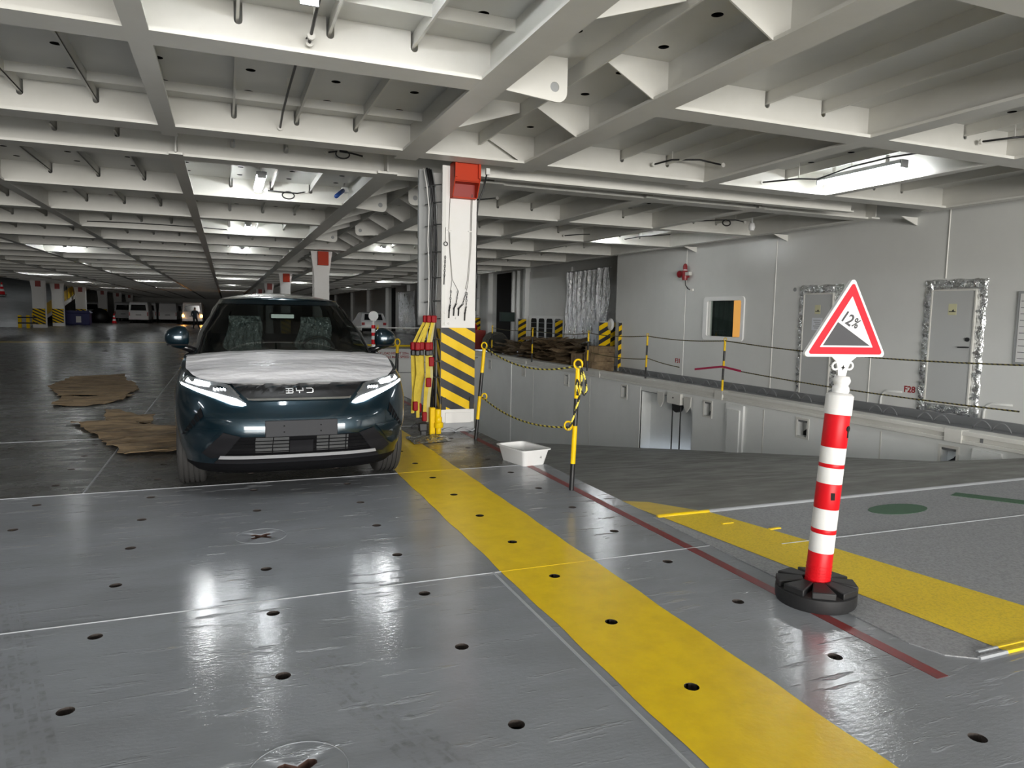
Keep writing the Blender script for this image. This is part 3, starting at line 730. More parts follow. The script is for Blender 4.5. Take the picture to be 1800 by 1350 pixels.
# badge letters
def strip(poly, name='badge'): return panel(name, poly, M_badge, .014, cuts=1, parent=grille, th=.012)
def hbar(x0, x1, z, w_=.0065): strip([(x0,z+w_/2),(x1,z+w_/2),(x1,z-w_/2),(x0,z-w_/2)])
def vbar(x, z0, z1, w_=.0075): strip([(x-w_/2,z1),(x+w_/2,z1),(x+w_/2,z0),(x-w_/2,z0)])
bx0 = -.112; zt, zm, zb_ = .910, .893, .876
for z in (zt, zm, zb_): hbar(bx0, bx0+.055, z)
vbar(bx0+.022, zb_, zt); vbar(bx0+.056, zb_+.003, zm-.003); vbar(bx0+.056, zm+.003, zt-.003)
vbar(bx0+.084, zm, zt+.003); hbar(bx0+.081, bx0+.14, zm); vbar(bx0+.108, zb_-.003, zm); vbar(bx0+.137, zm, zt+.003)
hbar(bx0+.165, bx0+.21, zt); hbar(bx0+.165, bx0+.21, zb_)
strip([(bx0+.21,zt+.003),(bx0+.222,zt-.006),(bx0+.222,zb_+.006),(bx0+.21,zb_-.003),(bx0+.208,zb_+.003),(bx0+.2145,zb_+.009),(bx0+.2145,zt-.009),(bx0+.208,zt-.003)])
# headlights
HL = [(-.915,.952),(-.885,1.005),(-.75,.985),(-.56,.945),(-.425,.80),(-.47,.795),(-.62,.845),(-.80,.905)]
DR = [(-.918,.950),(-.80,.915),(-.62,.870),(-.50,.838),(-.425,.798),(-.455,.785),(-.53,.800),(-.64,.838),(-.80,.892),(-.915,.935)]
BM = [(-.88,.965),(-.865,.988),(-.78,.975),(-.70,.957),(-.70,.925),(-.78,.935)]
for sg in (0, 1):
    f = mir if sg else (lambda p: p)
    hl = panel('headlight', f(HL), M_lens, .003)
    panel('running_light', f(DR), M_drl, .012, parent=hl)
    panel('headlamp_projector', f(BM), M_beam, .008, parent=hl)
    for x in (-.66,-.635,-.61,-.585): panel('led_segment', f([(x-.008,.918),(x+.008,.912),(x+.008,.900),(x-.008,.906)]), M_drl, .008, cuts=1, parent=hl)
    panel('headlight_edge', f([(-.555,.94),(-.545,.94),(-.47,.86),(-.48,.855)]), M_chrome, .008, cuts=2, parent=hl)
# bonnet film
h = [p for p in half_outline(1.0) if .16 < p[1] < 1.28][0:]
mb = MB(); dense = []
for a, b in zip(h, h[1:]):
    kk = max(1, int((abs(b[1]-a[1])+abs(b[0]-a[0]))/.05))
    dense += [(a[0]+(b[0]-a[0])*i/kk, a[1]+(b[1]-a[1])*i/kk) for i in range(kk)]
vs = []; ns = 40
for x, y in dense:
    for j in range(ns+1):
        s_ = -1+2*j/ns; xx = x*s_*.965
        wr = .004*math.sin(9*xx+14*y)*math.sin(23*y+5*xx+1) + .003*math.sin(31*xx-17*y)*abs(s_)
        vs.append((xx, y+.004, zs(y)+.010+crown(y)*(1-abs(s_*.965)**2.2)+wr))
fs = [(i*(ns+1)+j, i*(ns+1)+j+1, (i+1)*(ns+1)+j+1, (i+1)*(ns+1)+j) for i in range(len(dense)-1) for j in range(ns)]
fo = mb.add(vs, fs).build('bonnet_film', M_film, car, smooth='all'); fo['label'] = 'wrinkled white protective film on the bonnet'
# cabin
def chw(v): return lerp([(0, .875), (.35, .83), (.8, .70), (1, .63)], v)
def cyf(v): return 1.16+.92*v
def cyr(v): return 4.42-.62*v-.10*v*v
ZT0, ZT1 = 1.10, 1.665
def cab(th_i, v):
    """perimeter of the glasshouse: 0..1 front quarter, 1..2 side, 2..3 rear quarter (right half)"""
    hw, yf, yr = chw(v), cyf(v), cyr(v); z = ZT0+(ZT1-ZT0)*v
    if th_i <= 1:
        t = PI/2*th_i; return (hw*math.sin(t)**(2/3.6), yf+.55-.55*math.cos(t)**(2/3.6), z)
    if th_i <= 2: k = th_i-1; return (hw, yf+.55+(yr-.5-yf-.55)*k, z)
    t = PI/2*(th_i-2); return (hw*math.cos(t)**(2/3.6), yr-.5+.5*math.sin(t)**(2/3.6), z)
T = [i/20 for i in range(21)] + [1+i/12 for i in range(1, 13)] + [2+i/10 for i in range(1, 11)]
V = [0, .05, .12, .25, .4, .55, .7, .82, .92, .96, 1]
GLS = MB(); SHELL = MB(); SIDE = {(s_, f_): MB() for s_ in (1, -1) for f_ in (0, 1)}; REAR = MB()
for sg in (1, -1):
    for i in range(len(T)-1):
        for j in range(len(V)-1):
            a, b, c, d = T[i], T[i+1], V[j], V[j+1]; tm, vm = (a+b)/2, (c+d)/2
            q = [cab(a, c), cab(b, c), cab(b, d), cab(a, d)]; q = [(sg*x, y, z) for x, y, z in q]
            if tm < .70 and .02 < vm < .93: tgt = GLS
            elif 1.0 < tm < 2.0 and .1 < vm < .9 and not (1.45 < tm < 1.53): tgt = SIDE[(sg, 1 if tm < 1.49 else 0)]
            elif tm > 2.4 and .2 < vm < .9: tgt = REAR
            else: tgt = SHELL
            tgt.add(q, [(0,1,2,3)])
rows = []
for t in T:
    x, y, z = cab(t, 1)
    rows.append([(x*s_, y, z+.005+(.085*math.sin(PI*min(1,max(0,(y-2.0)/1.75))*.9+.12))*(1-abs(s_)**2.4)) for s_ in SX])
kx = len(SX); SHELL.add([p for r in rows for p in r], [(i*kx+j, i*kx+j+1, (i+1)*kx+j+1, (i+1)*kx+j) for i in range(len(rows)-1) for j in range(kx-1)])
MB().add([(p[0]*.97, p[1], p[2]-.03) for r in rows for p in r], [(i*kx+j, i*kx+j+1, (i+1)*kx+j+1, (i+1)*kx+j) for i in range(len(rows)-1) for j in range(kx-1)]).build('headliner', M_int, car, smooth='all')
SHELL.build('roof_and_pillars', M_paint, car, smooth=50)
GLS.build('windscreen', M_wind, car, smooth='all'); REAR.build('rear_window', M_windr, car, smooth='all')
for k, sm in SIDE.items(): sm.build('side_window', M_wind if k[1] else M_windr, car, smooth='all')
for sg in (-1, 1): MB().tube([(sg*cab(.7, v)[0], cab(.70, v)[1]-.004, cab(.7, v)[2]) for v in (0,.3,.6,.9)], .012, 6).build('pillar_moulding', M_gloss, car, smooth='all')
mb = MB(); mb.grid(lambda u, v: ((u-.5)*1.72, cyf(0)-.06+.26*abs(u-.5)**2*4*.5+.10*v, 1.115+.02*v), 20, 2); mb.build('scuttle_panel', M_trim, car)
for x0, x1, y1 in ((-.55,.05,1.17),(.0,.6,1.17)): MB().tube([(x0,1.10,1.14),(x0+.1,1.12,1.155),(x1,1.16,1.16)], .009, 6).build('wiper', M_trim, car)
MB().box(-.80,.80,1.35,1.95,.85,1.13).build('dashboard', M_int, car, bevel=.05)
MB().box(-.82,.82,1.5,4.2,.40,.46).build('cabin_floor', M_int, car)
mb = MB(); mb.tube([(.36+.18*math.cos(2*PI*i/32), 2.0-.07*math.sin(2*PI*i/32), 1.11+.17*math.sin(2*PI*i/32)) for i in range(32)], .016, 8, closed=True); mb.tube([(.36,2.0,1.11),(.36,1.85,1.05)], .04, 8); mb.box(.2,.52,1.985,2.01,1.09,1.13); mb.build('steering_wheel', M_int, car, smooth=40)
MB().box(-.13,.13,1.98,2.02,1.46,1.53).build('rear_view_mirror', M_gloss, car, bevel=.015)
for sx in (-.38, .38):
    s_ = empty('seat', (sx, 2.35, .55)); s_.parent = car
    def blob(a, b, c, cx, cy, cz, nn=3.0):
        m_ = MB(); vs = []
        for i in range(13):
            ph = -PI/2+PI*i/12
            for j in range(20):
                t = 2*PI*j/20; sp = lambda x: math.copysign(abs(x)**(2/nn), x)
                vs.append((cx+a*sp(math.cos(ph))*sp(math.cos(t)), cy+b*sp(math.cos(ph))*sp(math.sin(t)), cz+c*sp(math.sin(ph))))
        return m_.add(vs, [(i*20+j, i*20+(j+1) % 20, (i+1)*20+(j+1) % 20, (i+1)*20+j) for i in range(12) for j in range(20)])
    blob(.25,.27,.10,0,0,.05).build('seat_cushion', M_seat, s_, smooth='all')
    blob(.25,.09,.34,0,.27,.42).build('seat_back', M_seat, s_, smooth='all')
    blob(.14,.06,.12,0,.31,.82).build('headrest', M_seat, s_, smooth='all')
    m_ = MB(); m_.grid(lambda u, v: ((u-.5)*.5*(1-.35*v)+.02*math.sin(9*v), .16+.05*math.sin(14*u+3*v)*math.sin(7*v+sx*9)-.06*v, .18+.76*v), 24, 16); m_.build('plastic_wrap', M_wrapt if False else M_wrap, s_, smooth='all')
# mirrors
for sg in (-1, 1):
    mr_ = empty('wing_mirror', (sg*.885, 1.50, 1.17)); mr_.parent = car
    mb = MB(); vs = []
    for i in range(13):
        ph = PI*i/12
        for j in range(20):
            t = 2*PI*j/20; x = -math.cos(ph); r = math.sin(ph)**.7
            vs.append((sg*(.115+.108*x), .02+.075*r*math.cos(t)*(1.0 if math.cos(t) < 0 else .6), .112+.108*r*math.sin(t)*(1-.22*x)))
    mb.add(vs, [(i*20+j, i*20+(j+1) % 20, (i+1)*20+(j+1) % 20, (i+1)*20+j) for i in range(12) for j in range(20)]); mb.build('mirror_shell', M_paint, mr_, smooth='all')
    MB().tube([(-sg*.06,.03,-.03),(sg*.06,.03,.02),(sg*.12,.03,.05)], [.035,.03,.03], 8).build('mirror_arm', M_gloss, mr_, smooth='all')
    MB().box(min(sg*.02,sg*.2),max(sg*.02,sg*.2),-.052,-.044,.035,.05).build('mirror_trim', M_trim, mr_)
# wheels
TY = [(.22,-.10),(.30,-.113),(.335,-.110),(.352,-.098),(.360,-.082)]
tread = []
for a in (-.060,-.022,.022,.060): tread += [(.360,a-.006),(.349,a-.005),(.349,a+.005),(.360,a+.006)]
TY = TY + tread + [(r, -h_) for r, h_ in reversed(TY)]
tym = MB().lathe(TY, 40, (0,0,0), 'x').mesh('tyre', M_tyre, 35)
rimm = MB().lathe([(.0,-.02),(.05,-.03),(.06,.0),(.20,.02),(.215,-.09),(.225,-.1),(.225,.1),(.2,.09),(.0,.06)], 30, (0,0,0), 'x').mesh('rim', M_rim, 35)
for sx in (-1, 1):
    for yw in (.93, 3.62):
        wl_ = empty('wheel', (sx*.862, yw, .36)); wl_.parent = car
        inst('tyre', tym, wl_); inst('rim', rimm, wl_)
MB().box(-.93,-.915,3.2,3.2001,1,1.0001) if False else None
for sg in (-1, 1): panel('tail_light', [(sg*.5,.95),(sg*.9,.95),(sg*.9,.9),(sg*.5,.9)], M_dred, -4.6, fyo=lambda x, z: .0-.02) if False else None

# ================================================================== columns
M_hk2 = M_hz_k
def hazard(parent, axis, pos, u0, u1, z0, z1, zref, slope, per=.235, yk=.52, th=.004, nrm=-1):
    """black board with slanting yellow bands, each band a piece"""
    b = MB()
    poly = [(u0,z0),(u1,z0),(u1,z1),(u0,z1)]
    def put(mb, P, t0, t1): mb.prism(P, 'y' if axis == 'y' else 'x', pos+nrm*t0, pos+nrm*t1)
    put(b, poly, 0, th); bo = b.build('hazard_board', M_hz_k, parent)
    k = -14
    while k < 15:
        zt_ = zref+per*k; P = [(u0,zt_),(u0,zt_-per*yk),(u1,zt_-per*yk+slope*(u1-u0)),(u1,zt_+slope*(u1-u0))]
        P = clip(P, u0, u1, z0, z1)
        if len(P) > 2: m_ = MB(); put(m_, P, th, th+.003); m_.build('yellow_band', M_hz_y, bo)
        k += 1
    return bo
def chainrow(path, n, parent, mat_, r=.006, L=.034, name='chain'):
    mb = MB(); path = [Vector(p) for p in path]
    for i in range(n):
        t = i/(n-1)*(len(path)-1); a = min(int(t), len(path)-2); p = path[a].lerp(path[a+1], t-a); d = (path[a+1]-path[a]).normalized()
        s_ = Vector((0,1,0)) if i % 2 else d.cross(Vector((0,1,0))).normalized()
        pts = [p + d*(L*.55*math.cos(2*PI*q/10)) + s_*(L*.26*math.sin(2*PI*q/10)) for q in range(10)]
        mb.tube(pts, r*.55, 5, closed=True)
    return mb.build(name, mat_, parent, smooth='all')
X0, X1, YF, YK = 2.60, 3.065, 8.95, 9.52
col = empty('column', (0,0,0), 0, 'large white steel column with yellow and black hazard stripes beside the car', 'column')
mb = MB(); mb.box(X0, X1, YF, YF+.03, .13, ZC); col_f = mb.build('front_flange', M_colw, col, bevel=.004)
MB().box(X0, X1, YK-.03, YK, .0, ZC).build('back_flange', M_colw, col)
MB().box(2.80, 2.83, YF+.03, YK-.03, 0, ZC).build('web', M_grey, col)
MB().box(X0+.008, X0+.05, YF-.004, YF, 1.40, ZC-.02).build('edge_channel', M_under, col)
hazard(col, 'y', YF, X0, X1, .29, 1.375, 1.3135, -.525)
hz = MB(); hz.box(X0+.02, X0+.03, YF+.03, YK-.03, .3, 1.36); sp = hz.build('side_guard', M_hz_k, col)
for k in range(8):
    P = clip([(YF+.03, .35+.24*k), (YF+.03, .47+.24*k), (YK-.03, 1.1+.24*k), (YK-.03, .98+.24*k)][0:4], YF+.03, YK-.03, .3, 1.36)
    P = clip([(YK-.03, .2+.24*k), (YK-.03, .32+.24*k), (YF+.03, .32+.24*k-.55), (YF+.03, .2+.24*k-.55)], YF+.03, YK-.03, .3, 1.36)
    if len(P) > 2: MB().prism(P, 'x', X0+.016, X0+.02).build('yellow_band', M_hz_y, sp)
mb = MB(); mb.box(X0+.005, X1-.003, YF-.012, YF+.02, .125, .30); mb.build('base_plate', M_colw, col, bevel=.004)
mb = MB(); mb.box(X0+.06, X1-.05, YF-.03, YF-.012, .12, .26); mb.build('base_skirt', M_colw, col, bevel=.004)
MB().box(X0, X1, YF-.01, YK, 0, .125).build('base_foot', M_grey2 if False else mat('light_grey_foot', (.33,.34,.35), .4), col)
MB().tube([(X0+.02+.44*i/40, YF-.06, .01+.03*abs(math.sin(i/40*2*PI*1.0+.6))*1.4) for i in range(41)], .012, 6).build('lashing_rail', M_weld, col, smooth='all')
for x in (X0+.005, X1-.07): MB().box(x, x+.06, YF-.03, YF-.006, .30, .46).build('corner_block', M_hz_k, col)
# orange-red support bracket at the column head
bx = empty('support_bracket', (X0+.10, YF, 3.03), 0, 'orange-red steel bracket box at the head of the main column', 'bracket')
W_, H_, D_ = .34, .44, .22
mb = MB(); mb.prism([(0,0),(0,H_),(-D_,H_),(-D_,.24),(-.10,.02)], 'x', 0, .012); mb.build('side_plate', M_orange, bx)
mb = MB(); mb.prism([(0,0),(0,H_),(-D_,H_),(-D_,.24),(-.10,.02)], 'x', W_-.012, W_); mb.build('side_plate', M_orange, bx)
MB().box(.012, W_-.012, -D_+.03, -D_+.04, .20, H_-.02).build('front_plate', M_orange, bx)
MB().box(.012, W_-.012, -.10, 0, .0, .014).build('bottom_plate', M_orange, bx); MB().box(.012, W_-.012, -D_+.03, 0, .19, .204).build('shelf_plate', M_orange, bx)
MB().box(.012, W_-.012, -.012, 0, .014, H_).build('back_plate', M_dred, bx); MB().box(0, W_, -D_, 0, H_-.012, H_).build('top_plate', M_orange, bx)
for x in (0, W_-.03): MB().box(x, x+.03, -D_-.004, -D_+.03, .24, H_).build('lip', M_orange, bx)
# bolts, wires and chains on the column face
for x, z in ((.045,1.57),(.045,1.43),(.10,1.43),(.25,1.57),(.20,1.50)): MB().lathe([(.0,-.02),(.014,-.014),(.016,0)], 12, (X0+x, YF, z), 'y').build('bolt', M_colw, col, smooth=40)
WR = mat('thin_steel_wire', (.30,.29,.27), .5, .6)
def wire(pts, r=.0035, m=None, name='wire'): return MB().tube(pts, r, 6).build(name, m or WR, col, smooth='all')
yw_ = YF-.012
wire([(2.70,yw_,3.03),(2.685,yw_,2.6),(2.70,yw_,2.35),(2.735,yw_,2.0),(2.72,yw_,1.86)]); wire([(2.70,yw_,2.6),(2.705,yw_,2.4),(2.74,yw_,2.0),(2.82,yw_,1.86)])
wire([(2.985,yw_,3.1),(2.975,yw_,2.4),(2.945,yw_,2.0),(2.92,yw_,1.88)]); wire([(3.0,yw_,3.1),(2.99,yw_,2.4),(2.955,yw_,1.95),(2.935,yw_,1.86)])
for x in (2.695, 2.98): MB().box(x-.03, x+.03, YF-.02, YF, 2.62, 2.632).build('wire_clip', M_colw, col)
for a, b in (((2.72,1.84),(2.70,1.50)), ((2.815,1.84),(2.765,1.53)), ((2.925,1.83),(2.83,1.53)), ((2.94,1.82),(2.915,1.47))):
    pth = [(a[0],yw_-.01,a[1]), (a[0]+(b[0]-a[0])*.5, yw_-.015, (a[1]+b[1])/2), (b[0],yw_-.01,b[1]+.1)]
    chainrow(pth, 9, col, M_cable)
    MB().tube([(b[0],yw_-.01,b[1]+.1),(b[0]-.005,yw_-.01,b[1])], .009, 6).build('hanging_pin', M_cable, col)
chainrow([(2.64,yw_-.008,2.28),(2.632,yw_-.008,2.05)], 9, col, M_cable); MB().tube([(2.632,yw_,2.05),(2.628,yw_,1.93)], .007, 6).build('hanging_pin', M_cable, col)
MB().tube([(2.645+.024*math.cos(2*PI*i/20), yw_-.008, 2.45+.024*math.sin(2*PI*i/20)) for i in range(20)], .006, 6, closed=True).build('hanging_ring', M_cable, col, smooth='all')
wire([(2.645,yw_,2.66),(2.642,yw_,2.47)])
# cable run up the recess on the column's left side, with rungs
for i, z in enumerate((3.2, 2.98, 2.70, 2.35, 2.02, 1.72, 1.49, 1.22, .93, .72)):
    MB().tube([(2.44,YF+.25,z-.02),(2.52,YF+.12,z),(2.60,YF+.03,z)], .008, 6).build('cable_rung', M_steel, col)
    if i in (4, 5, 6, 8): MB().tube([(X1,YF+.02,z+.05),(X1+.05,YF+.02,z+.05)], .008, 6).build('cable_rung', M_steel, col)
for x, y_, m_, zz in ((2.50,9.08,M_cable,.2),(2.54,9.12,M_cable,.15),(2.575,9.16,M_cable,.1),(2.47,9.12,M_wcable,.5),(2.60,9.2,M_grey,.1),(2.52,9.2,M_grey,.4)):
    pts = [(x-.06,y_+.05,3.42),(x-.03,y_,3.2)] + [(x+.012*math.sin(z*5+x*40), y_, z) for z in (2.9,2.5,2.1,1.7,1.3,.9)] + [(x, y_, zz)]
    MB().tube(pts, .013 if m_ is not M_wcable else .009, 6).build('column_cable', m_, col, smooth='all')
MB().box(2.40,2.56,9.35,9.42,1.4,ZC).build('cable_tray', M_grey, col)
wire([(X1+.12,YF-.05,3.40),(X1+.08,YF-.05,3.2),(X1+.02,YF,3.0),(X1+.008,YF+.02,2.8),(X1+.008,YF+.02,1.6)], .010, M_cable, 'column_cable')
MB().box(X1+.10,X1+.15,YF-.07,YF-.03,3.36,ZC).build('junction_box', M_under, col)
wire([(X1+.01,YF+.01,2.2),(X1+.01,YF+.01,1.9)], .014, M_cable, 'column_cable')
# farther columns of the same row, and the row along the far left
def far_col(x, y, wdt, label, group=None, haz=True):
    c = empty('far_column', (x, y, 0), 0, label, 'column', group)
    MB().box(-wdt/2, wdt/2, 0, .03, 0, ZC).build('front_flange', M_colw, c)
    MB().box(-wdt/2, wdt/2, .5, .53, 0, ZC).build('back_flange', M_colw, c); MB().box(-.02, .02, .03, .5, 0, ZC).build('web', M_grey, c)
    for sx in (-1, 1): MB().prism([(sx*wdt/2,2.7),(sx*wdt/2,ZC),(sx*(wdt/2+.10),ZC)], 'y', 0, .03).build('head_knee', M_colw, c)
    MB().box(-.13, .19, -.2, 0, 3.0, 3.42).build('red_bracket', M_orange if y < 40 else M_dred, c)
    if haz: hazard(c, 'y', 0, -wdt/2, wdt/2, .25, 1.4, 1.3, -.52)
    return c
far_col(2.83, 23.2, .46, 'white column with red bracket seen over the car roof')
far_col(2.83, 37.7, .46, 'second smaller white column behind the car roof')
G3 = 'distant white columns in the centre row'
for y in (52.2, 66.7, 81): far_col(2.83, y, .46, 'distant white column in the row behind the car', G3, False)
X_L = -12.6
far_col(X_L-.1, 61.6, .8, 'leftmost white column with hazard stripes and yellow guard at far left')
far_col(X_L-.1, 68, .8, 'second hazard striped column from the left, beside the yellow ramp rail')
far_col(X_L-.1, 78, .85, 'third hazard striped column from the left, beside the blue bin')
far_col(X_L-.1, 91, .85, 'fourth hazard striped column from the left, before the parked vans')
far_col(X_L-.1, 103, .85, 'fifth hazard striped column from the left, just left of the vans')
far_col(X_L-.1, 115, .85, 'sixth and most distant hazard striped column at left')

# ================================================================== straps hanging on the column
M_strap = mat('yellow_webbing', (.62,.47,.04), .7, var=((.45,.33,.03), 8, .4, .7))
M_hook = mat('red_ratchet', (.26,.005,.009), .5, spec=.2)
M_bstrap = mat('dirty_webbing', (.50,.44,.22), .8)
for i, (xt, yt, x_m, x_b, zb0, mm) in enumerate(((2.36,8.86,2.20,2.20,.28,M_strap),(2.39,8.80,2.24,2.22,.34,M_strap),(2.42,8.86,2.31,2.27,.22,M_strap),(2.45,8.80,2.37,2.34,.20,M_strap),(2.48,8.86,2.42,2.40,.16,M_bstrap),(2.44,8.92,2.29,2.30,.30,M_bstrap))):
    s_ = empty('lashing_strap', (0,0,0), 0, 'yellow lashing strap with red ratchet hung on the main column', 'strap', 'straps hanging on the main column')
    def rib(pts, w_, name, m_):
        mb = MB(); vs = []
        for x, y_, z in pts: vs += [(x-w_/2, y_, z), (x+w_/2, y_+.006, z), (x+w_/2, y_+.012, z), (x-w_/2, y_+.006, z)]
        fs = []
        for k in range(len(pts)-1): fs += [(k*4+j, k*4+(j+1) % 4, k*4+4+(j+1) % 4, k*4+4+j) for j in range(4)]
        return mb.add(vs, fs).build(name, m_, s_)
    rib([(xt,yt,1.46),(xt*.5+x_m*.5,yt-.02,1.32),(x_m+.01,yt-.02,1.17)], .042, 'upper_webbing', mm)
    rib([(x_m,yt,1.08),(x_m+.012*math.sin(i),yt-.03,.8),(x_b+.01*math.cos(i*2),yt-.03,.55),(x_b,yt-.02,zb0)], .045, 'hanging_webbing', mm)
    rib([(x_m+.03,yt+.03,1.10),(x_m+.04,yt+.02,.75),(x_b+.03,yt+.02,.5),(x_b+.01,yt+.02,zb0+.02)], .035, 'hanging_webbing', mm)
    MB().box(xt-.028, xt+.028, yt-.03, yt+.02, 1.44, 1.53).build('strap_hook', M_hook, s_, bevel=.01)
    MB().box(x_m-.03, x_m+.035, yt-.05, yt+.02, 1.09, 1.19).build('ratchet', M_hook, s_, bevel=.012)
    MB().box(x_m-.025, x_m+.03, yt-.045, yt+.015, 1.02, 1.09).build('ratchet_handle', M_cable, s_, bevel=.01)
    if i % 2: MB().box(x_b-.03, x_b+.03, yt-.045, yt+.015, zb0-.02, zb0+.10).build('end_hook', M_hook, s_, bevel=.012)
    if i in (3, 4): MB().box(x_m-.02, x_m+.05, yt-.06, yt-.02, .62+.26*(i-3), .74+.26*(i-3)).build('ratchet', M_hook, s_, bevel=.012)
tw = empty('twistlock_stack', (2.50, 8.72, 0), 0, 'stack of yellow lashing fittings standing at the column foot', 'fitting')
mb = MB()
for z0, z1, r in ((.02,.10,.035),(.10,.17,.062),(.17,.24,.048),(.24,.34,.042)): tw_ = MB().lathe([(0,z0),(r*.9,z0),(r,z0+.01),(r,z1-.01),(r*.85,z1),(0,z1)], 14, (.01*((z0*50) % 2), 0, 0)).build('yellow_fitting', M_hz_y, tw, smooth=40)
mb = MB(); mb.box(-.10,-.03,.0,.08,0,.36); mb.build('yellow_block', M_hz_y, tw, bevel=.012)
bk = empty('ratchet_pile', (2.30, 8.72, 0), 0, 'black ratchet and cable lying beside the column foot', 'ratchet')
MB().box(-.05,.06,-.03,.05,.06,.17).build('ratchet_block', M_cable, bk, bevel=.015); MB().tube([(-.16,-.05,.12),(-.08,-.02,.17),(0,.0,.10),(.04,.02,.02),(.06,0,0)], .012, 6).build('ratchet_lead', M_cable, bk, smooth='all')
MB().box(-.02,.04,-.02,.03,0,.07).build('ratchet_foot', M_cable, bk)
tag(MB().grid(lambda u, v: (2.05+.5*u, 8.15+.45*v+.12*u, .006+.02*abs(math.sin(9*u+4*v)*math.sin(11*v))), 14, 10).build('plastic_sheet', M_wrap, None, smooth='all'), 'crumpled clear plastic sheet on the floor below the straps', 'plastic sheet')

# ================================================================== rope barrier
def rope(pts, r, label, group=None, n=6):
    P = []
    for a, b in zip(pts, pts[1:]):
        a, b = Vector(a), Vector(b); k = max(2, int((b-a).length/.018))
        P += [a.lerp(b, i/k) for i in range(k)]
    P.append(Vector(pts[-1]))
    mb = MB(); mb.tube(P, r, n, mfun=lambda i, j: 1 if ((i+j) % n) < n/2 else 0)
    return tag(mb.build('rope', [M_rope_y if n > 4 else M_rope_d, M_rope_k], None, smooth='all'), label, 'rope', group)
def sag(a, b, s_, n=14): return [(a[0]+(b[0]-a[0])*i/n, a[1]+(b[1]-a[1])*i/n, a[2]+(b[2]-a[2])*i/n-4*s_*(i/n)*(1-i/n)) for i in range(n+1)]
def post(base, top, bands, r, label, ring=.045, ringdir=(-1,0), group=None, mid=None):
    p = empty('barrier_post', base, 0, label, 'post', group); b = Vector(base); d = Vector(top)-b
    for t0, t1, m_ in bands: MB().tube([d*t0, d*t1], r, 12).build('post_band', m_, p, smooth=40)
    MB().tube([d*1.0+Vector((ring*.9*math.cos(2*PI*i/20)*.7, ring*.9*math.cos(2*PI*i/20)*-.7, ring*math.sin(2*PI*i/20)+ring)) for i in range(20)], .009, 6, closed=True).build('rope_ring', M_hz_y, p, smooth='all')
    if mid:
        c = d*mid+Vector((ringdir[0]*(ring+r), ringdir[1]*(ring+r), 0))
        MB().tube([c+Vector((ring*.8*math.cos(2*PI*i/20)*.78, -ring*.8*math.cos(2*PI*i/20)*.6, ring*.9*math.sin(2*PI*i/20))) for i in range(20)], .009, 6, closed=True).build('rope_ring', M_hz_y, p, smooth='all')
    return p
Yb, Kb = M_hz_y, M_cable
p1 = post((2.87,8.30,0), (2.965,8.30,1.13), ((0,.225,Kb),(.225,.48,Yb),(.48,.74,Kb),(.74,1.0,Yb)), .022, 'yellow and black barrier post against the main column', mid=.48, ringdir=(.8,-.5), ring=.04)
p2 = post((2.85,5.60,0), (2.885,5.60,1.09), ((0,.222,Kb),(.222,.535,Yb),(.535,.76,Kb),(.76,1.0,Yb)), .022, 'yellow and black barrier post standing on the red line right of the tray', mid=.535, ringdir=(-.9,.3), ring=.042)
rope(sag((2.97,8.30,1.16), (2.89,5.60,1.12), .13), .009, 'upper black and yellow rope between the two nearest barrier posts')
rope(sag((2.94,8.26,.53), (2.80,5.62,.57), .10), .009, 'lower black and yellow rope between the two nearest barrier posts')
rope([(2.89,5.58,1.12),(2.91,5.57,1.0),(2.90,5.57,.9),(2.88,5.572,.8),(2.85,5.575,.7),(2.82,5.58,.6),(2.80,5.6,.55)], .010, 'black and yellow rope end wound down the right barrier post')
rope([(2.89,5.575,1.12),(2.94,5.56,1.0),(2.955,5.56,.9),(2.93,5.56,.86),(2.90,5.57,.9),(2.86,5.56,1.0),(2.85,5.56,.95),(2.87,5.565,.86)], .010, 'loop of black and yellow rope knotted on the right barrier post')
p3 = post((2.20,9.9,0), (2.24,9.9,1.10), ((0,.15,Kb),(.15,.5,Yb),(.5,.62,Kb),(.62,.9,Kb),(.9,1,Yb)), .022, 'black and yellow barrier post left of the main column behind the straps', mid=.5)
LP = [(9.82,12.35),(9.80,15.32),(9.45,17.8),(9.35,21.5),(9.3,25.2),(9.7,6.0)]
for i, (x, y_) in enumerate(LP[:5]):
    lab = ['barrier post on the ledge below the cabin window', 'barrier post on the ledge near the corner of the cabin wall', 'barrier post in front of the stacked brown boxes',
           'barrier post in front of the long cardboard pile', 'barrier post at the far left end of the cardboard pile'][i]
    bb = ((0,.22,Yb),(.22,.45,Kb),(.45,.6,Yb),(.6,.8,Kb),(.8,1,Yb)) if i == 0 else ((0,.27,Kb),(.27,.55,Yb),(.55,.78,Kb),(.78,1,Yb))
    post((x,y_,.03), (x+.02,y_,1.10), bb, .024, 'small yellow and black '+lab, ring=.03)
thin = .011
rope(sag((9.84,12.35,1.1),(9.82,15.32,1.1),.05), thin, 'upper rope on the ledge below the cabin window', n=4)
rope(sag((9.84,12.35,1.1),(9.80,6.2,1.02),.08), thin, 'upper rope passing in front of the two cabin doors', n=4)
rope(sag((9.82,15.32,1.1),(9.47,17.8,1.1),.05), thin, 'upper rope running left from the cabin corner', n=4)
rope(sag((9.47,17.8,1.08),(9.37,21.5,1.08),.06), thin, 'upper rope in front of the cardboard pile', n=4)
rope(sag((9.37,21.5,1.08),(9.32,25.2,1.08),.06), thin, 'upper rope at the far left of the cardboard pile', n=4)
rope(sag((9.83,12.0,.50),(9.80,6.2,.40),.05), thin, 'lower rope passing in front of the two cabin doors', n=4)
rope(sag((9.82,15.32,.55),(9.80,13.9,.42),.02)+sag((9.80,13.9,.42),(9.83,12.9,.42),.01), thin, 'lower rope between the two ledge posts', n=4)
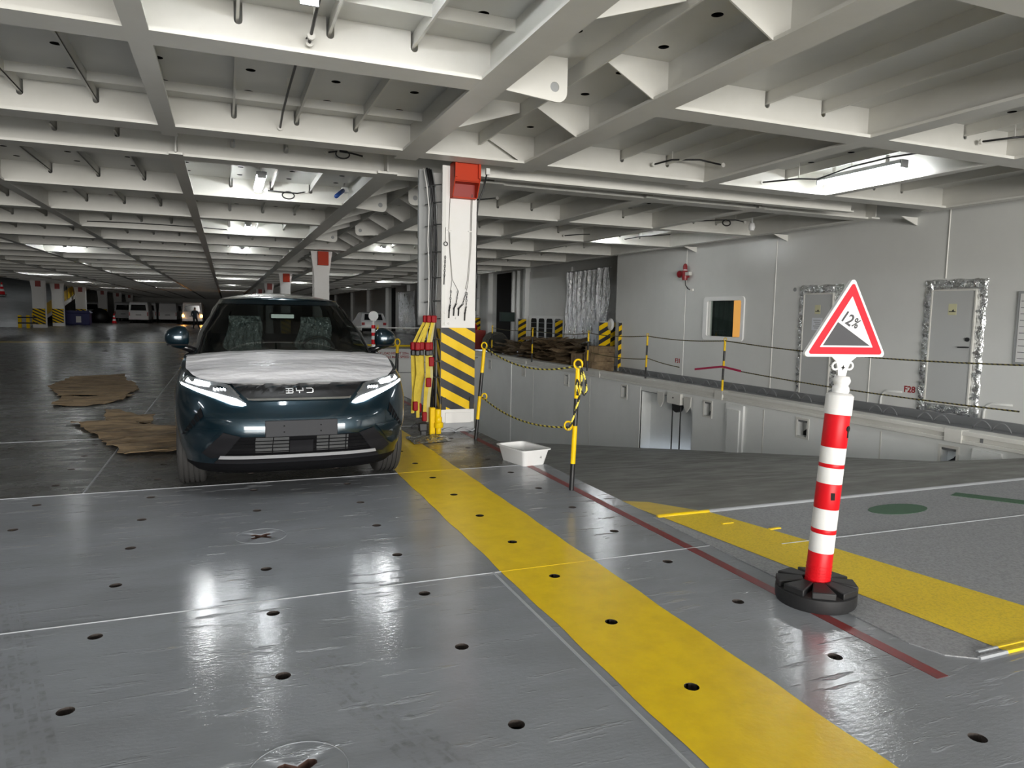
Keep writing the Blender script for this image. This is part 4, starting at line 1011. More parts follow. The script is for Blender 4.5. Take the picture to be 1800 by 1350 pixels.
rope(sag((9.82,15.32,.52),(10.0,18.6,.5),.05), thin, 'lower rope left of the corner ledge post', n=4)
M_pink = mat('red_webbing', (.45,.02,.08), .7)
mb = MB(); 
for a, b in (((9.80,13.3,.42),(9.80,12.35,.55)), ((9.80,12.35,.55),(9.80,11.75,.5))):
    for k in range(6):
        A = Vector(a).lerp(Vector(b), k/6); B = Vector(a).lerp(Vector(b), (k+1)/6); mb.prism([(A.y,A.z-.022),(B.y,B.z-.022),(B.y,B.z+.022),(A.y,A.z+.022)], 'x', 9.79, 9.80)
tag(mb.build('red_strap', M_pink), 'red webbing strap tied around the post below the cabin window', 'strap')

# ================================================================== delineator with gradient sign
def delineator(base, top, label, scale=1.0, cap=True):
    d = empty('delineator_post', base, 0, label, 'bollard'); D = Vector(top)-Vector(base)
    seg = [(.0,.215,M_sred),(.215,.325,M_swhite),(.325,.35,M_sred),(.35,.465,M_swhite),(.465,.61,M_sred),(.61,.70,M_swhite),(.70,.722,M_sred),(.722,.815,M_swhite),(.815,1.0,M_sred)]
    for a, b, m_ in seg:
        r = .066
        MB().tube([D*a, D*(a+.004), D*(b-.004), D*b], [r*.98, r, r, r*.98], 28).build('post_band', m_, d, smooth=50)
    for k in range(7): MB().tube([D*(.02+.019*k), D*(.02+.019*k+.006)], .068, 28).build('post_rib', M_sred, d)
    return d, D
dl, DV = delineator((3.03,2.92,.07), (3.105,2.92,1.045), 'red and white banded delineator post carrying the gradient sign')
u_ = DV.normalized()
# heavy rubber foot with radial blocks
ft = MB(); ft.lathe([(.0,.0),(.205,.0),(.212,.02),(.212,.075),(.195,.085),(.09,.09),(0,.09)], 40)
base = ft.build('rubber_foot', M_black, dl, smooth=40, loc=(-.005,-.0,-.07))
for k in range(8):
    a = 2*PI*k/8+.2
    mb = MB(); mb.prism([(.07,-.03),(.205,-.062),(.205,.062),(.07,.03)], 'z', .08, .118); mb.v = [(x, y_, z if z < .1 or x > .15 else .128) for x, y_, z in mb.v]
    mb.xf(Matrix.Rotation(a, 4, 'Z')); mb.build('foot_block', M_black, base, bevel=.006)
# white cap and neck
def along(t0, t1, r0, r1, name, m_, n=24): return MB().tube([DV*1+u_*t0, DV*1+u_*t1], [r0, r1], n).build(name, m_, dl, smooth=50)
along(.0,.105,.071,.071,'white_cap',M_swhite); along(.105,.118,.071,.055,'cap_shoulder',M_swhite)
vs = []
mb = MB(); mb.tube([DV+u_*(.11+.1*i/10) for i in range(11)], [.036+.010*abs(math.sin(i/10*2*PI))+.0*i for i in range(11)], 20); mb.build('cap_neck', M_swhite, dl, smooth='all')
MB().box(.115,.121,-.069,-.066,.93,.95).build('cap_screw', M_cable, dl) if False else None
KH = MB(); cc = DV*.925; KH.tube([cc+Vector((.0185,-.0550,.0)), cc+Vector((.0222,-.0660,.0))], .016, 14); KH.prism([(cc.x+.0165,cc.y-.0655),(cc.x+.0275,cc.y-.0625),(cc.x+.0265,cc.y-.056),(cc.x+.0155,cc.y-.059)], 'z', cc.z-.05, cc.z); KH.build('keyhole', M_dark, dl)
cc = DV*.545; MB().prism([(cc.x-.036,cc.y-.0575),(cc.x-.016,cc.y-.0655),(cc.x-.013,cc.y-.058),(cc.x-.033,cc.y-.050)], 'z', cc.z-.02, cc.z+.02).build('slot', M_dark, dl)
# sign: local plane ex, up
ex = Vector((.98,-.20,.0)); ex.normalize(); sg_o = Vector((3.03,2.92,.07))+DV+u_*.215
sign = empty('gradient_sign', tuple(sg_o), 0, 'triangular red bordered road sign showing a 12% slope', 'sign')
nz_ = ex.cross(u_)        # pointing away from the camera is -nz_
if nz_.y > 0: nz_ = -nz_
def S3(x, z, t): p = ex*x + u_*z + nz_*t; return (p.x, p.y, p.z)
def rtri(w_, z0, rad, n=6):
    h_ = w_*.866; c = [(-w_/2, z0), (w_/2, z0), (0, z0+h_)]; out = []
    for i in range(3):
        p = Vector(c[i]); a = (Vector(c[i-1])-p).normalized(); b = (Vector(c[(i+1) % 3])-p).normalized(); m_ = (a+b).normalized(); ce = p+m_*(rad*2)
        s0 = ce - Vector((0,0)); 
        t0 = p+a*(rad*1.732); t1 = p+b*(rad*1.732)
        a0 = math.atan2(t0.y-ce.y, t0.x-ce.x); a1 = math.atan2(t1.y-ce.y, t1.x-ce.x); dlt = (a1-a0+PI) % (2*PI)-PI
        out += [(ce.x+rad*math.cos(a0+dlt*k/n), ce.y+rad*math.sin(a0+dlt*k/n)) for k in range(n+1)]
    return out
def slab(poly, t0, t1, name, m_, parent=sign):
    n = len(poly); vs = [S3(x, z, t0) for x, z in poly]+[S3(x, z, t1) for x, z in poly]
    return MB().add(vs, [tuple(range(n)), tuple(range(2*n-1, n-1, -1))]+[(i, (i+1) % n, n+(i+1) % n, n+i) for i in range(n)]).build(name, m_, parent)
SW, SZ = .505, .10
slab(rtri(SW, SZ, .018), -.022, .0, 'sign_board', M_swhite)
slab(rtri(SW-.012, SZ+.004, .016), .0, .003, 'sign_rim', M_swhite)
slab(rtri(SW-.050, SZ+.0145, .012), .003, .0045, 'red_border', M_signred)
slab(rtri(SW-.185, SZ+.053, .002), .0045, .006, 'white_field', M_swhite)
iw = SW-.185-.026; z0 = SZ+.062; hh = iw*.866
slab([(-iw/2+.004,z0),(iw/2-.006,z0),(-iw/2+.004+hh*.50*.577,z0+hh*.50)], .006, .0072, 'grey_slope', M_signgrey)
sl = math.atan2(-hh*.50, iw-.01-hh*.289)
def s3t(txt, x, z, size, sxx=1):
    e1 = (ex*math.cos(sl)+u_*math.sin(sl)); e2 = (-ex*math.sin(sl)+u_*math.cos(sl)); e3 = ex*x+u_*z+nz_*.0068
    return text(txt, size, M_signgrey, sign, basis(e3, e1, e2), 'lettering', .0006, sxx)
s3t('12', -.062, z0+hh*.565, .088, .85); s3t('%', .012, z0+hh*.435, .075, .72)
# sign holder: fan bracket with two hooks and a star hole
slab([(-.075,.10),(.075,.10),(.045,.075),(.03,.035),(.022,-.01),(-.022,-.01),(-.03,.035),(-.045,.075)], -.016, -.002, 'sign_holder', M_swhite)
slab([(-.004,.045),(0,.055),(.004,.045),(.014,.041),(.004,.037),(0,.027),(-.004,.037),(-.014,.041)], -.002, .0, 'star_hole', M_dark)
for s_ in (-1, 1):
    MB().tube([S3(s_*(.042+.020*math.cos(t)), .05+.02*math.sin(t), -.009) for t in [PI*k/8 for k in range(-8, 7)]], .007, 6).build('holder_hook', M_swhite, sign, smooth='all')

# ================================================================== tray on the floor
tr = empty('plastic_tray', (2.915, 6.875, 0), R_(12), 'white plastic tub with odds and ends on the red line', 'tub')
def rr(w_, l_, r, z, n=5):
    P = []
    for cx, cy, a0 in ((w_/2-r, l_/2-r, 0), (-w_/2+r, l_/2-r, 90), (-w_/2+r, -l_/2+r, 180), (w_/2-r, -l_/2+r, 270)):
        P += [(cx+r*math.cos(R_(a0+90*k/n)), cy+r*math.sin(R_(a0+90*k/n)), z) for k in range(n+1)]
    return P
rings = [rr(.27,.42,.04,.0), rr(.335,.50,.045,.155), rr(.375,.54,.05,.160), rr(.375,.54,.05,.172), rr(.328,.495,.045,.170), rr(.262,.412,.04,.012)]
n = len(rings[0]); vs = [p for r in rings for p in r]
mb = MB().add(vs, [(i*n+j, i*n+(j+1) % n, (i+1)*n+(j+1) % n, (i+1)*n+j) for i in range(5) for j in range(n)]+[tuple(range(n)), tuple(5*n+j for j in range(n))])
mb.build('tub_shell', M_wplas, tr, smooth=40)
MB().tube([(.05,-.236,.085),(.065,-.238,.075),(.06,-.238,.10)], .003, 4).build('scribble_mark', M_blklet, tr)
for i, (x, y_, m_) in enumerate(((2.88,6.98,M_wplas),(2.93,6.87,M_cable),(2.99,6.92,M_cable),(2.92,7.04,M_steel),(2.86,6.86,M_grey))):
    tag(MB().tube([(x,y_,.05+.01*i),(x+.05,y_+.02,.075),(x+.08,y_-.02,.06)], .03 if i != 3 else .02, 8).build('oddment', m_, None, smooth=40), ['white cup lying in the tub', 'black fitting nearest the front of the tub', 'black fitting at the right in the tub', 'bright metal part at the back of the tub', 'grey part at the left in the tub'][i], 'oddment')

# ================================================================== doors, window and fittings on the cabin wall
def foilstrip(y0, y1, z0, z1, parent, ny, nz):
    sd = random.random()*9
    def fn(u, v):
        y_ = y0+(y1-y0)*u; z = z0+(z1-z0)*v; e = min(u, 1-u, 1)*min(v, 1-v)*4
        d = .030+.022*math.sin(23*y_+7*math.sin(9*z+sd))*math.sin(19*z+sd)+.012*math.sin(61*y_+sd)*math.sin(47*z)
        if u in (0, 1) or v in (0, 1): d = .003
        return (WX-max(d, .003), y_+.010*math.sin(17*z+sd), z+.008*math.sin(15*y_+sd))
    return MB().grid(fn, ny, nz).build('foil_wrap', M_foil, parent, smooth=60)
def door(n, y0, y1, z0, z1, ly0, ly1, lz0, lz1, label):
    d = empty('door_%d' % n, (0,0,0), 0, label, None, None, 'structure')
    lf = MB().box(WX-.035, WX-.005, ly0, ly1, lz0, lz1).build('door_leaf', M_door, d, bevel=.004)
    fr = MB()
    for a in ((ly0-.025,ly0,lz0,lz1+.025),(ly1,ly1+.025,lz0,lz1+.025),(ly0,ly1,lz1,lz1+.025),(ly0,ly1,lz0-.02,lz0)): fr.box(WX-.05, WX-.002, *a)
    fr.build('door_frame', M_white, d)
    foilstrip(y0, ly0-.02, z0, z1, d, 5, 60); foilstrip(ly1+.02, y1, z0, z1, d, 5, 60); foilstrip(ly0-.03, ly1+.03, lz1+.02, z1, d, 30, 6); foilstrip(ly0-.03, ly1+.03, z0, lz0-.01, d, 30, 6)
    MB().lathe([(.035,-.02),(.035,.0)], 16, (WX-.035, ly0+.075, 1.29), 'x').build('lock', M_cable, d)
    MB().tube([(WX-.035,ly0+.05,1.16),(WX-.085,ly0+.06,1.16),(WX-.09,ly0+.20,1.155)], .013, 8).build('handle', M_cable, d, smooth='all')
    pn = MB().box(WX-.038, WX-.034, (ly0+ly1)/2-.075, (ly0+ly1)/2+.075, 1.70, 1.89).build('door_notice', M_notice, d)
    m_ = MB(); c = (ly0+ly1)/2; m_.prism([(c-.06,1.75),(c+.06,1.75),(c+.06,1.765),(c-.06,1.765)], 'x', WX-.040, WX-.038); m_.prism([(c-.035,1.765),(c+.01,1.765),(c-.015,1.80)], 'x', WX-.040, WX-.038); m_.build('notice_symbol', M_blklet, pn)
    return d
M_door = mat('door_grey_paint', (.50,.51,.50), .3)
M_notice = mat('pale_yellow_notice', (.62,.60,.38), .6)
M_paper = mat('white_paper', (.66,.68,.72), .7)
d1 = door(1, 8.0, 9.13, .0, 2.31, 8.18, 8.95, .17, 2.11, 'grey cabin door with foil wrapped frame at right')
d2 = door(2, 10.95, 12.1, -.13, 2.31, 11.19, 11.95, -.02, 2.11, 'grey cabin door with foil wrapped frame behind the road sign')
pp = MB().box(WX-.038, WX-.034, 11.43, 11.71, 1.36, 1.62).build('paper_notice', M_paper, d2)
for k in range(5): MB().box(WX-.0395, WX-.038, 11.47+.02*(k % 2), 11.67-.03*(k % 3), 1.56-.04*k, 1.575-.04*k).build('print_line', M_grey, pp)
# window
wn = empty('window_1', (0,0,0), 0, 'cabin window with dark green curtain and orange lit interior', None, None, 'structure')
def rrect(y0, y1, z0, z1, r, n=6):
    P = []
    for cy, cz, a0 in ((y1-r, z1-r, 0), (y0+r, z1-r, 90), (y0+r, z0+r, 180), (y1-r, z0+r, 270)):
        P += [(cy+r*math.cos(R_(a0+90*k/n)), cz+r*math.sin(R_(a0+90*k/n))) for k in range(n+1)]
    return P
A = rrect(13.88,15.45,1.02,2.12,.10); B = rrect(13.98,15.30,1.12,2.02,.05); n = len(A)
vs = [(WX,y_,z) for y_, z in A]+[(WX-.04,y_,z) for y_, z in A]+[(WX-.04,y_,z) for y_, z in B]+[(WX+.07,y_,z) for y_, z in B]
MB().add(vs, [(i*n+j, i*n+(j+1) % n, (i+1)*n+(j+1) % n, (i+1)*n+j) for i in range(3) for j in range(n)]).build('window_frame', M_frame, wn, smooth=40)
MB().box(WX+.05, WX+.056, 13.9, 15.35, 1.05, 2.1).build('pane', glassmat('window_glass', (.85,.9,.88), .02), wn)
M_curt = mat('dark_green_curtain', (.010,.022,.018), .8)
MB().grid(lambda u, v: (WX+.12+.02*math.sin(u*40), 14.44+1.2*u, 1.10+.96*v), 60, 2).build('curtain', M_curt, wn, smooth='all')
M_orw = mat('orange_glow_wall', (.62,.26,.05), .7, emit=((.80,.36,.09), .55))  # wall colour glows by itself in place of a lamp inside the room
MB().box(WX+.9, WX+.92, 12.9, 15.79, .6, 2.3).build('room_wall', M_orw, wn)
MB().box(WX+.12, WX+.5, 13.9, 14.35, 1.08, 1.12).build('window_board', M_white, wn)
mb = MB()
for a in ((12.8,15.8,.55,.57),(12.8,15.8,2.35,2.37)): mb.box(WX+.1, WX+.95, *a)
mb.box(WX+.1, WX+.95, 12.78, 12.8, .55, 2.37); mb.box(WX+.1, WX+.95, 15.8, 15.82, .55, 2.37); mb.build('room_shell', M_curt, wn)
# alarm beacon
al = empty('alarm_beacon', (WX, 16.2, 2.75), 0, 'dark red alarm beacon on the cabin wall', 'alarm')
M_alarm = mat('alarm_red', (.23,.010,.015), .35)
MB().lathe([(.0,-.17),(.07,-.17),(.08,-.1),(.08,.06),(.065,.09)], 16, (-.12,0,0)).build('beacon_body', M_alarm, al, smooth=40)
MB().lathe([(.06,.11),(.06,.2),(.04,.26),(0,.28)], 16, (-.12,0,0)).build('beacon_lens', M_alarm, al, smooth=40); MB().lathe([(.066,.085),(.066,.11)], 16, (-.12,0,0)).build('beacon_collar', M_white, al)
MB().lathe([(.05,0),(.06,.05),(.10,.16),(.10,.17)], 16, (-.12,.06,0), 'y').build('horn', M_alarm, al, smooth=40)
MB().box(-.17,-.07,-.24,-.08,-.05,.04).build('alarm_box', M_white, al); MB().box(-.12,0,-.04,.04,-.1,.04).build('alarm_mount', M_alarm, al)
MB().tube([(-.12,-.03,-.17),(-.10,-.02,-.3),(-.06,-.08,-.40),(-.04,-.16,-.43)], .012, 6).build('alarm_cable', M_cable, al, smooth='all'); MB().box(-.05,0,-.26,-.16,-.46,-.40).build('alarm_socket', M_white, al)
tag(MB().lathe([(.045,0),(.045,.01)], 14, (WX-.01, 12.28, 2.23), 'x').build('hook_ring', M_grey), 'small round hook on the wall above the left cabin door', 'hook')
# stencilled frame numbers
text('F31', .17, M_redlet, wall_r, basis((WX-.003, 16.66, .33), (0,-1,0), (0,0,1)), 'frame_number')
text('F28', .16, M_redlet, wall_r, basis((WX-.003, 9.42, .285), (0,-1,0), (0,0,1)), 'frame_number')
# notice board at the right edge
nb = empty('notice_board', (WX, 6.9, 1.5), 0, 'white ruled notice board at the right edge of the picture', 'board')
MB().box(-.03,0,-.60,.59,-.57,.58).build('board_frame', M_grey, nb); MB().box(-.036,-.03,-.56,.55,-.53,.54).build('board_panel', M_swhite, nb)
for k in range(10): MB().box(-.038,-.036,-.52,.53,-.48+.1*k,-.472+.1*k).build('ruled_line', M_blklet, nb)
MB().box(-.038,-.036,.40,.41,-.5,.5).build('ruled_line', M_blklet, nb)
# maximum load sign on the lip of the opening
ls = empty('load_limit_sign', (7.68, 30.2, -.43), 0, 'white sign with red capitals on load height and speed on the ramp lip', 'sign')
MB().box(-1.95, 0, -.03, 0, 0, .40).build('sign_panel', M_swhite, ls)
for txt, z in (('MAX LOAD HEIGHT 220m, 72"', .225), ('4 WHEELS MAX SPEED 30', .065)):
    t = text(txt, .14, M_redlet, ls, basis((-1.80, -.032, z), (1,0,0), (0,0,1)), 'lettering', .001)
    wdt = max(v.co.x for v in t.data.vertices)-min(v.co.x for v in t.data.vertices); k = 1.66/wdt
    for v in t.data.vertices: v.co.x = -1.80+(v.co.x+1.80)*k
# pulley and hoisting ropes in the alcove of the trunk wall
pl = empty('hoist_pulley', (XW-.02, 13.95, -.35), 0, 'hoist sheave with two black wires hanging in the wall alcove', 'pulley')
MB().box(-.05,.2,-.26,.28,-.10,.16).build('sheave_housing', M_white, pl, bevel=.01); MB().lathe([(.17,-.05),(.17,.05)], 24, (.08,0,-.13), 'x').build('sheave', M_cable, pl, smooth=40)
for y_ in (-.16, .16): MB().tube([(.05,y_,-.15),(.05,y_,-1.9)], .016, 6).build('hoist_wire', M_cable, pl)
for y_, sg in ((.62,1),(-.46,-1)): MB().prism([(y_-.14,.12),(y_+.14,.12),(y_+.12,-.12),(y_-.02*sg,-.24),(y_-.12,-.1)], 'x', .0, .03).build('guide_bracket', M_white, pl)
MB().lathe([(.02,-.056),(.02,-.04)], 12, (0,.02,.05), 'x').build('grease_hole', M_cable, pl)
tag(MB().box(XW-.085, XW-.052, 11.62, 12.0, -1.75, -.30).build('hatch_cover', M_wall2, None, bevel=.006), 'narrow grey hatch cover on the trunk wall below the ledge', 'hatch')

# ================================================================== cardboard on the floor
def sheet(poly, name, label, m_, seed, amp=.03):
    rnd = random.Random(seed); bm = bmesh.new()
    vs = [bm.verts.new((x, y_, 0)) for x, y_ in poly]; f = bm.faces.new(vs); bmesh.ops.triangulate(bm, faces=[f])
    for _ in range(6):
        ed = [e for e in bm.edges if e.calc_length() > .14]
        if not ed: break
        bmesh.ops.subdivide_edges(bm, edges=ed, cuts=1); bmesh.ops.triangulate(bm, faces=bm.faces)
    for v in bm.verts:
        v.co.x += rnd.uniform(-.02,.02); v.co.y += rnd.uniform(-.03,.03)
        v.co.z = .006+amp*abs(math.sin(v.co.y*7+v.co.x*1.3+seed)*math.sin(v.co.y*3.1-v.co.x*2))+rnd.uniform(0,amp*.25)
    r = bmesh.ops.extrude_face_region(bm, geom=list(bm.faces)); new = [v for v in r['geom'] if isinstance(v, bmesh.types.BMVert)]
    for v in new: v.co.z += .008
    bmesh.ops.recalc_face_normals(bm, faces=bm.faces); me = bpy.data.meshes.new(name); bm.to_mesh(me); bm.free(); me.materials.append(m_)
    o = bpy.data.objects.new(name, me); COL.objects.link(o); return tag(o, label, 'cardboard')
sheet([(-3.15,18.3),(-2.2,18.6),(-2.0,17.2),(-1.75,16.4),(-1.55,15.0),(-1.7,14.1),(-2.7,14.2),(-3.2,16)], 'cardboard_sheet', 'large flat brown cardboard sheet lying left of the car, the farther one', M_card, 3)
sheet([(-2.6,13.9),(-1.55,14.2),(-1.65,13.3),(-2.05,12.7),(-2.55,12.9)], 'cardboard_sheet', 'narrow torn brown cardboard strip lying between the two larger sheets', M_card, 5, .04)
sheet([(-1.72,12.2),(-1.25,11.5),(-.98,11.3),(-.95,10.6),(-1.5,10.6)], 'cardboard_sheet', 'torn brown cardboard flap nearer the car than the far sheet', M_card, 8, .05)
sheet([(-1.95,10.95),(-1.3,10.75),(-.75,10.2),(-.42,9.7),(-.36,8.5),(-.72,8.25),(-1.02,8.35),(-1.25,9.0),(-1.55,9.9)], 'cardboard_sheet', 'crumpled brown cardboard sheet lying beside the car front wheel', M_card, 11, .05)
sheet([(-3.6,10.1),(-3.0,10.0),(-2.95,9.2),(-3.5,9.1)], 'cardboard_sheet', 'scrap of brown cardboard at the left edge of the picture', M_card2, 14, .02)

# ================================================================== stowage behind the opening
GB = 'flattened cardboard in the long pile'
rnd = random.Random(21)
me_ = []
for k in range(5):
    w_, l_ = rnd.uniform(.7,1.2), rnd.uniform(.5,.9)
    me_.append(MB().grid(lambda u, v: ((u-.5)*w_*(1+.1*math.sin(v*9+k)), (v-.5)*l_*1.5*(1+.1*math.sin(u*11+k)), .05*math.sin(u*5+k)+.035*math.sin(v*9+u*4)), 8, 8))
mm_ = [m.mesh('cardboard_piece', [M_card, M_card2][i % 2], False) for i, m in enumerate(me_)]
for i in range(90):
    c_, ly = i % 10, i // 10; t = (c_//2)/4; x = 10.75+1.05*(c_ % 2)+rnd.uniform(-.08,.08); y_ = 21.9+t*5.4+rnd.uniform(-.12,.12)
    if ly > 8-abs(t-.35)*6: continue
    o = inst('cardboard_piece', mm_[i % 5], None, (x, y_, -.06+.105*ly+rnd.uniform(0,.03)), (rnd.uniform(-.10,.14), rnd.uniform(-.12,.12), rnd.choice((0,PI))+rnd.uniform(-.5,.5)))
    tag(o, 'crumpled flattened cardboard piece in the long pile behind the barrier', 'cardboard', GB)
for k, (x, y_, z, w_, h_) in enumerate(((10.9,19.8,-.14,.8,.30),(10.95,19.85,.16,.75,.28),(10.9,20.7,-.14,.7,.5),(10.95,19.8,.44,.7,.2))):
    b = MB(); b.box(-w_/2,w_/2,-.3,.3,0,h_); o = empty('cardboard_box', (x,y_,z), .1*k, ['bottom brown cardboard box of the stack by the cabin corner','second brown cardboard box of the stack by the cabin corner','brown cardboard box behind the stack by the cabin corner','topmost thin brown box of the stack by the cabin corner'][k], 'box')
    b.build('box_body', M_card, o, bevel=.01); MB().box(-w_/2-.002,w_/2+.002,-.302,-.28,h_-.06,h_-.05).build('box_seam', M_card2, o); MB().box(-.03,.03,-.302,.302,h_,h_+.003).build('box_tape', M_card2, o)
rl = empty('coiled_bale', (10.6, 28.3, -.14), 0, 'round bale of grey netting behind the barrier next to the main column', 'bale')
mb = MB()
for k in range(60):
    a = rnd.uniform(0,6.3); rr_ = .45; ax = rnd.uniform(-.5,.5)
    mb.tube([(rr_*math.cos(t)*1.0, ax*.6+.1*math.sin(t*3+k), .52+rr_*math.sin(t)*(.9+.1*math.sin(k))) for t in [2*PI*q/16 for q in range(16)]], .02, 4, closed=True)
mb.build('netting', mat('grey_netting', (.10,.10,.085), .9), rl); MB().lathe([(.0,-.4),(.40,-.4),(.42,0),(.40,.4),(0,.4)], 16, (0,0,.5), 'y').build('bale_core', mat('bale_core_dark', (.04,.04,.035), .9), rl)
tag(MB().box(10.2,11.0,30.6,31.5,0,.85).build('red_crate', M_dred, None, bevel=.02), 'dark red crate behind the netting bale beside the column', 'crate')
# foil insulation curtains
def curtain(y0, y1, x, z0, z1, label, seed):
    def fn(u, v):
        y_ = y0+(y1-y0)*u; z = z0+(z1-z0)*v
        return (x-.07-.075*math.sin(y_*16+seed+1.2*math.sin(z*2))-.02*math.sin(y_*41+z*3), y_, z)
    c = empty('foil_curtain', (0,0,0), 0, label, 'curtain'); MB().grid(fn, 70, 40).build('foil_sheet', M_foilc, c, smooth='all')
    MB().tube([(x-.05,y0,z1+.01),(x-.05,y1,z1+.01)], .03, 8).build('curtain_rail', M_steel, c)
M_foilc = mat('foil_insulation', (.90,.91,.93), .3, 1.0, bump=[(5, 1.0, .10), (18, 1.0, .05)], rvar=(5, .22, .45), bscale=(1, 1.6, .5))
curtain(23.9, 26.7, 13.2, -.1, 3.35, 'shiny foil insulation curtain hanging right of the vent panel', 1)
curtain(22.6, 23.5, 12.9, -.1, 3.35, 'narrow dark foil wrap near the cabin corner', 4)
curtain(52, 57, 13.1, .2, 3.2, 'distant foil covered panel behind the white car', 7)
vp = empty('ventilation_panel', (13.3, 29.1, -.14), 0, 'grey panel with four tall dark slots behind the cardboard', 'vent panel')
MB().box(-.02,0,-1.9,1.9,.45,1.7).build('vent_plate', M_wall2, vp)
for k in range(4):
    P = [(y_, z) for y_, z in rrect(-1.62+.86*k, -1.62+.86*k+.62, .5, 1.58, .12)]
    s_ = MB().prism(P, 'x', -.03, -.02).build('vent_slot', M_dark, vp)
    for z in (.75,.95,1.15,1.38): MB().tube([(-.04,-1.64+.86*k,z),(-.04,-1.0+.86*k,z)], .012, 4).build('vent_bar', M_grey, s_)
for i, (x, y_, w_, lab) in enumerate(((11.85,20.6,.35,'hazard striped guard board next to the foil at the cabin corner'),(11.3,20.15,.42,'wide hazard striped guard board at the cabin corner'),(11.55,19.6,.12,'narrow hazard striped strip on the edge of the cabin wall'),(13.0,31.1,.4,'hazard striped guard board left of the vent panel'),(12.9,26.9,.35,'hazard striped guard board right of the vent panel'),(12.9,37.5,.5,'hazard striped guard board on a distant hull frame'))):
    g = empty('guard_board', (x, y_, -.14), 0, lab, 'guard board'); MB().box(-w_/2,w_/2,0,.06,0,1.55).build('board_core', M_grey, g); hazard(g, 'y', 0, -w_/2, w_/2, .1, 1.52, 1.4, .55, per=.3)
tag(MB().lathe([(0,-.05),(.15,-.05),(.2,0),(.15,.05),(0,.05)], 20, (11.45,20.05,1.32), 'x').build('white_float', M_swhite, None, smooth=40), 'white round buoy on the edge of the cabin corner', 'buoy')
ex_ = empty('fire_extinguisher', (12.7, 37.2, 0), 0, 'red fire extinguisher by a dark recess', 'extinguisher'); MB().lathe([(.0,0),(.16,0),(.16,.9),(.1,1.05),(.04,1.1),(0,1.12)], 14).build('cylinder', M_sred, ex_, smooth=40); MB().tube([(0,0,1.1),(-.12,-.02,1.12),(-.17,0,.8)], .03, 6).build('hose', M_cable, ex_)
tag(MB().box(12.95,13.38,42.6,43.2,2.55,3.1).build('red_box', M_dred, None, bevel=.02), 'red wall box high on the hull side', 'box')
tag(MB().box(12.4,13.1,32.3,32.6,1.25,1.7).build('dark_locker', mat('dark_green_locker', (.012,.03,.025), .5), None, bevel=.01), 'dark green box on the vertical pipes', 'locker')

# ================================================================== background: vans, car, people
M_vglass = mat('van_dark_glass', (.012,.013,.015), .08)
M_tail = mat('tail_lamp_red', (.35,.01,.01), .3)
def make_van(name, label, group=None, windowed=True):
    v = empty(name, (0,0,0), 0, label, 'van', group)
    prof = [(0,.35),(0,1.0),(.06,1.55),(.16,2.12),(.35,2.24),(3.9,2.24),(4.25,2.05),(4.75,1.25),(5.1,1.05),(5.2,.75),(5.2,.35)]
    b = MB(); n = len(prof); L_s = [(-.95,.0),(-.93,.06),(-.80,.10)]
    vs = []
    for x, ins in ((-.95,.0),(-.90,.0),(.90,.0),(.95,.0)):
        k = .985 if abs(x) > .92 else 1
        vs += [(x*(1-.10*max(0,(z-1.1)/1.14)), (y_-2.6)*k+2.6, (z-.9)*k+.9) for y_, z in prof]
    fs = [(i*n+j, i*n+(j+1) % n, (i+1)*n+(j+1) % n, (i+1)*n+j) for i in range(3) for j in range(n)]+[tuple(range(n)), tuple(3*n+j for j in range(n))]
    b.add(vs, fs).build('van_body', M_farw, v, smooth=30)
    if windowed: MB().prism([(-.74,1.33),(.74,1.33),(.66,1.93),(-.66,1.93)], 'y', -.02, .14).build('rear_window', M_vglass, v)
    for sx in (-1, 1):
        MB().box(sx*.86-.05, sx*.86+.05, -.012, .05, .75, 1.15).build('tail_lamp', M_tail, v)
        for y0, y1 in ((.5,1.7),(1.8,3.0),(3.1,4.1)): MB().add([(sx*.925,y0,1.28),(sx*.925,y1,1.28),(sx*.868,y1,1.86),(sx*.868,y0,1.86)], [(0,1,2,3)]).build('side_window', M_vglass, v)
        for yw in (.95, 4.2): MB().lathe([(.0,-.1),(.2,-.1),(.33,-.1),(.35,-.06),(.35,.06),(.33,.1),(0,.1)], 18, (sx*.85, yw, .35), 'x').build('wheel', M_tyre, v, smooth=40)
    MB().box(-.92,.92,-.07,.03,.38,.60).build('bumper', M_farw, v); MB().box(-.26,.26,-.02,.0,.80,.92).build('number_plate_recess', M_grey, v); MB().box(-.9,.9,.2,5.0,.28,.36).build('underbody', M_trim, v)
    return v
v1 = make_van('van', 'white van with dark rear window, nearest of the vans left of the dark car')
v1.location = (-8.55, 85, 0)
def vancopy(x, y_, label, group=None, rz=0):
    c = copy_tree(v1); c.location = (x, y_, 0); c.rotation_euler = (0,0,rz); c['label'] = label
    if group: c['group'] = group
    return c
GV = 'white vans parked in rows far away'
for x, y_ in ((-8.35,92),(-8.15,99),(-7.9,106),(-11.3,104),(-11.4,97),(-5.9,100),(-3.6,103)): vancopy(x, y_, 'white van parked in the rows far away', GV)
vw = make_van('panel_van', 'plain white panel van with windowless rear, right of the first van', None, False); vw.location = (-6.1, 90, 0)
vl = vancopy(-3.15, 80, 'white van with glowing amber tail lights directly left of the dark car')
M_amber = emis('amber_tail_light', (1.0,.42,.08), 40)
for ch in list(vl.children):
    if ch.name.startswith('tail_lamp'): bpy.data.objects.remove(ch)
for sx in (-1, 1): MB().box(sx*.86-.08, sx*.86+.08, -.03, .05, .78, .98).build('tail_lamp_lit', M_amber, vl)
wv = vancopy(-14.9, 98, 'white van half hidden behind the far left columns')
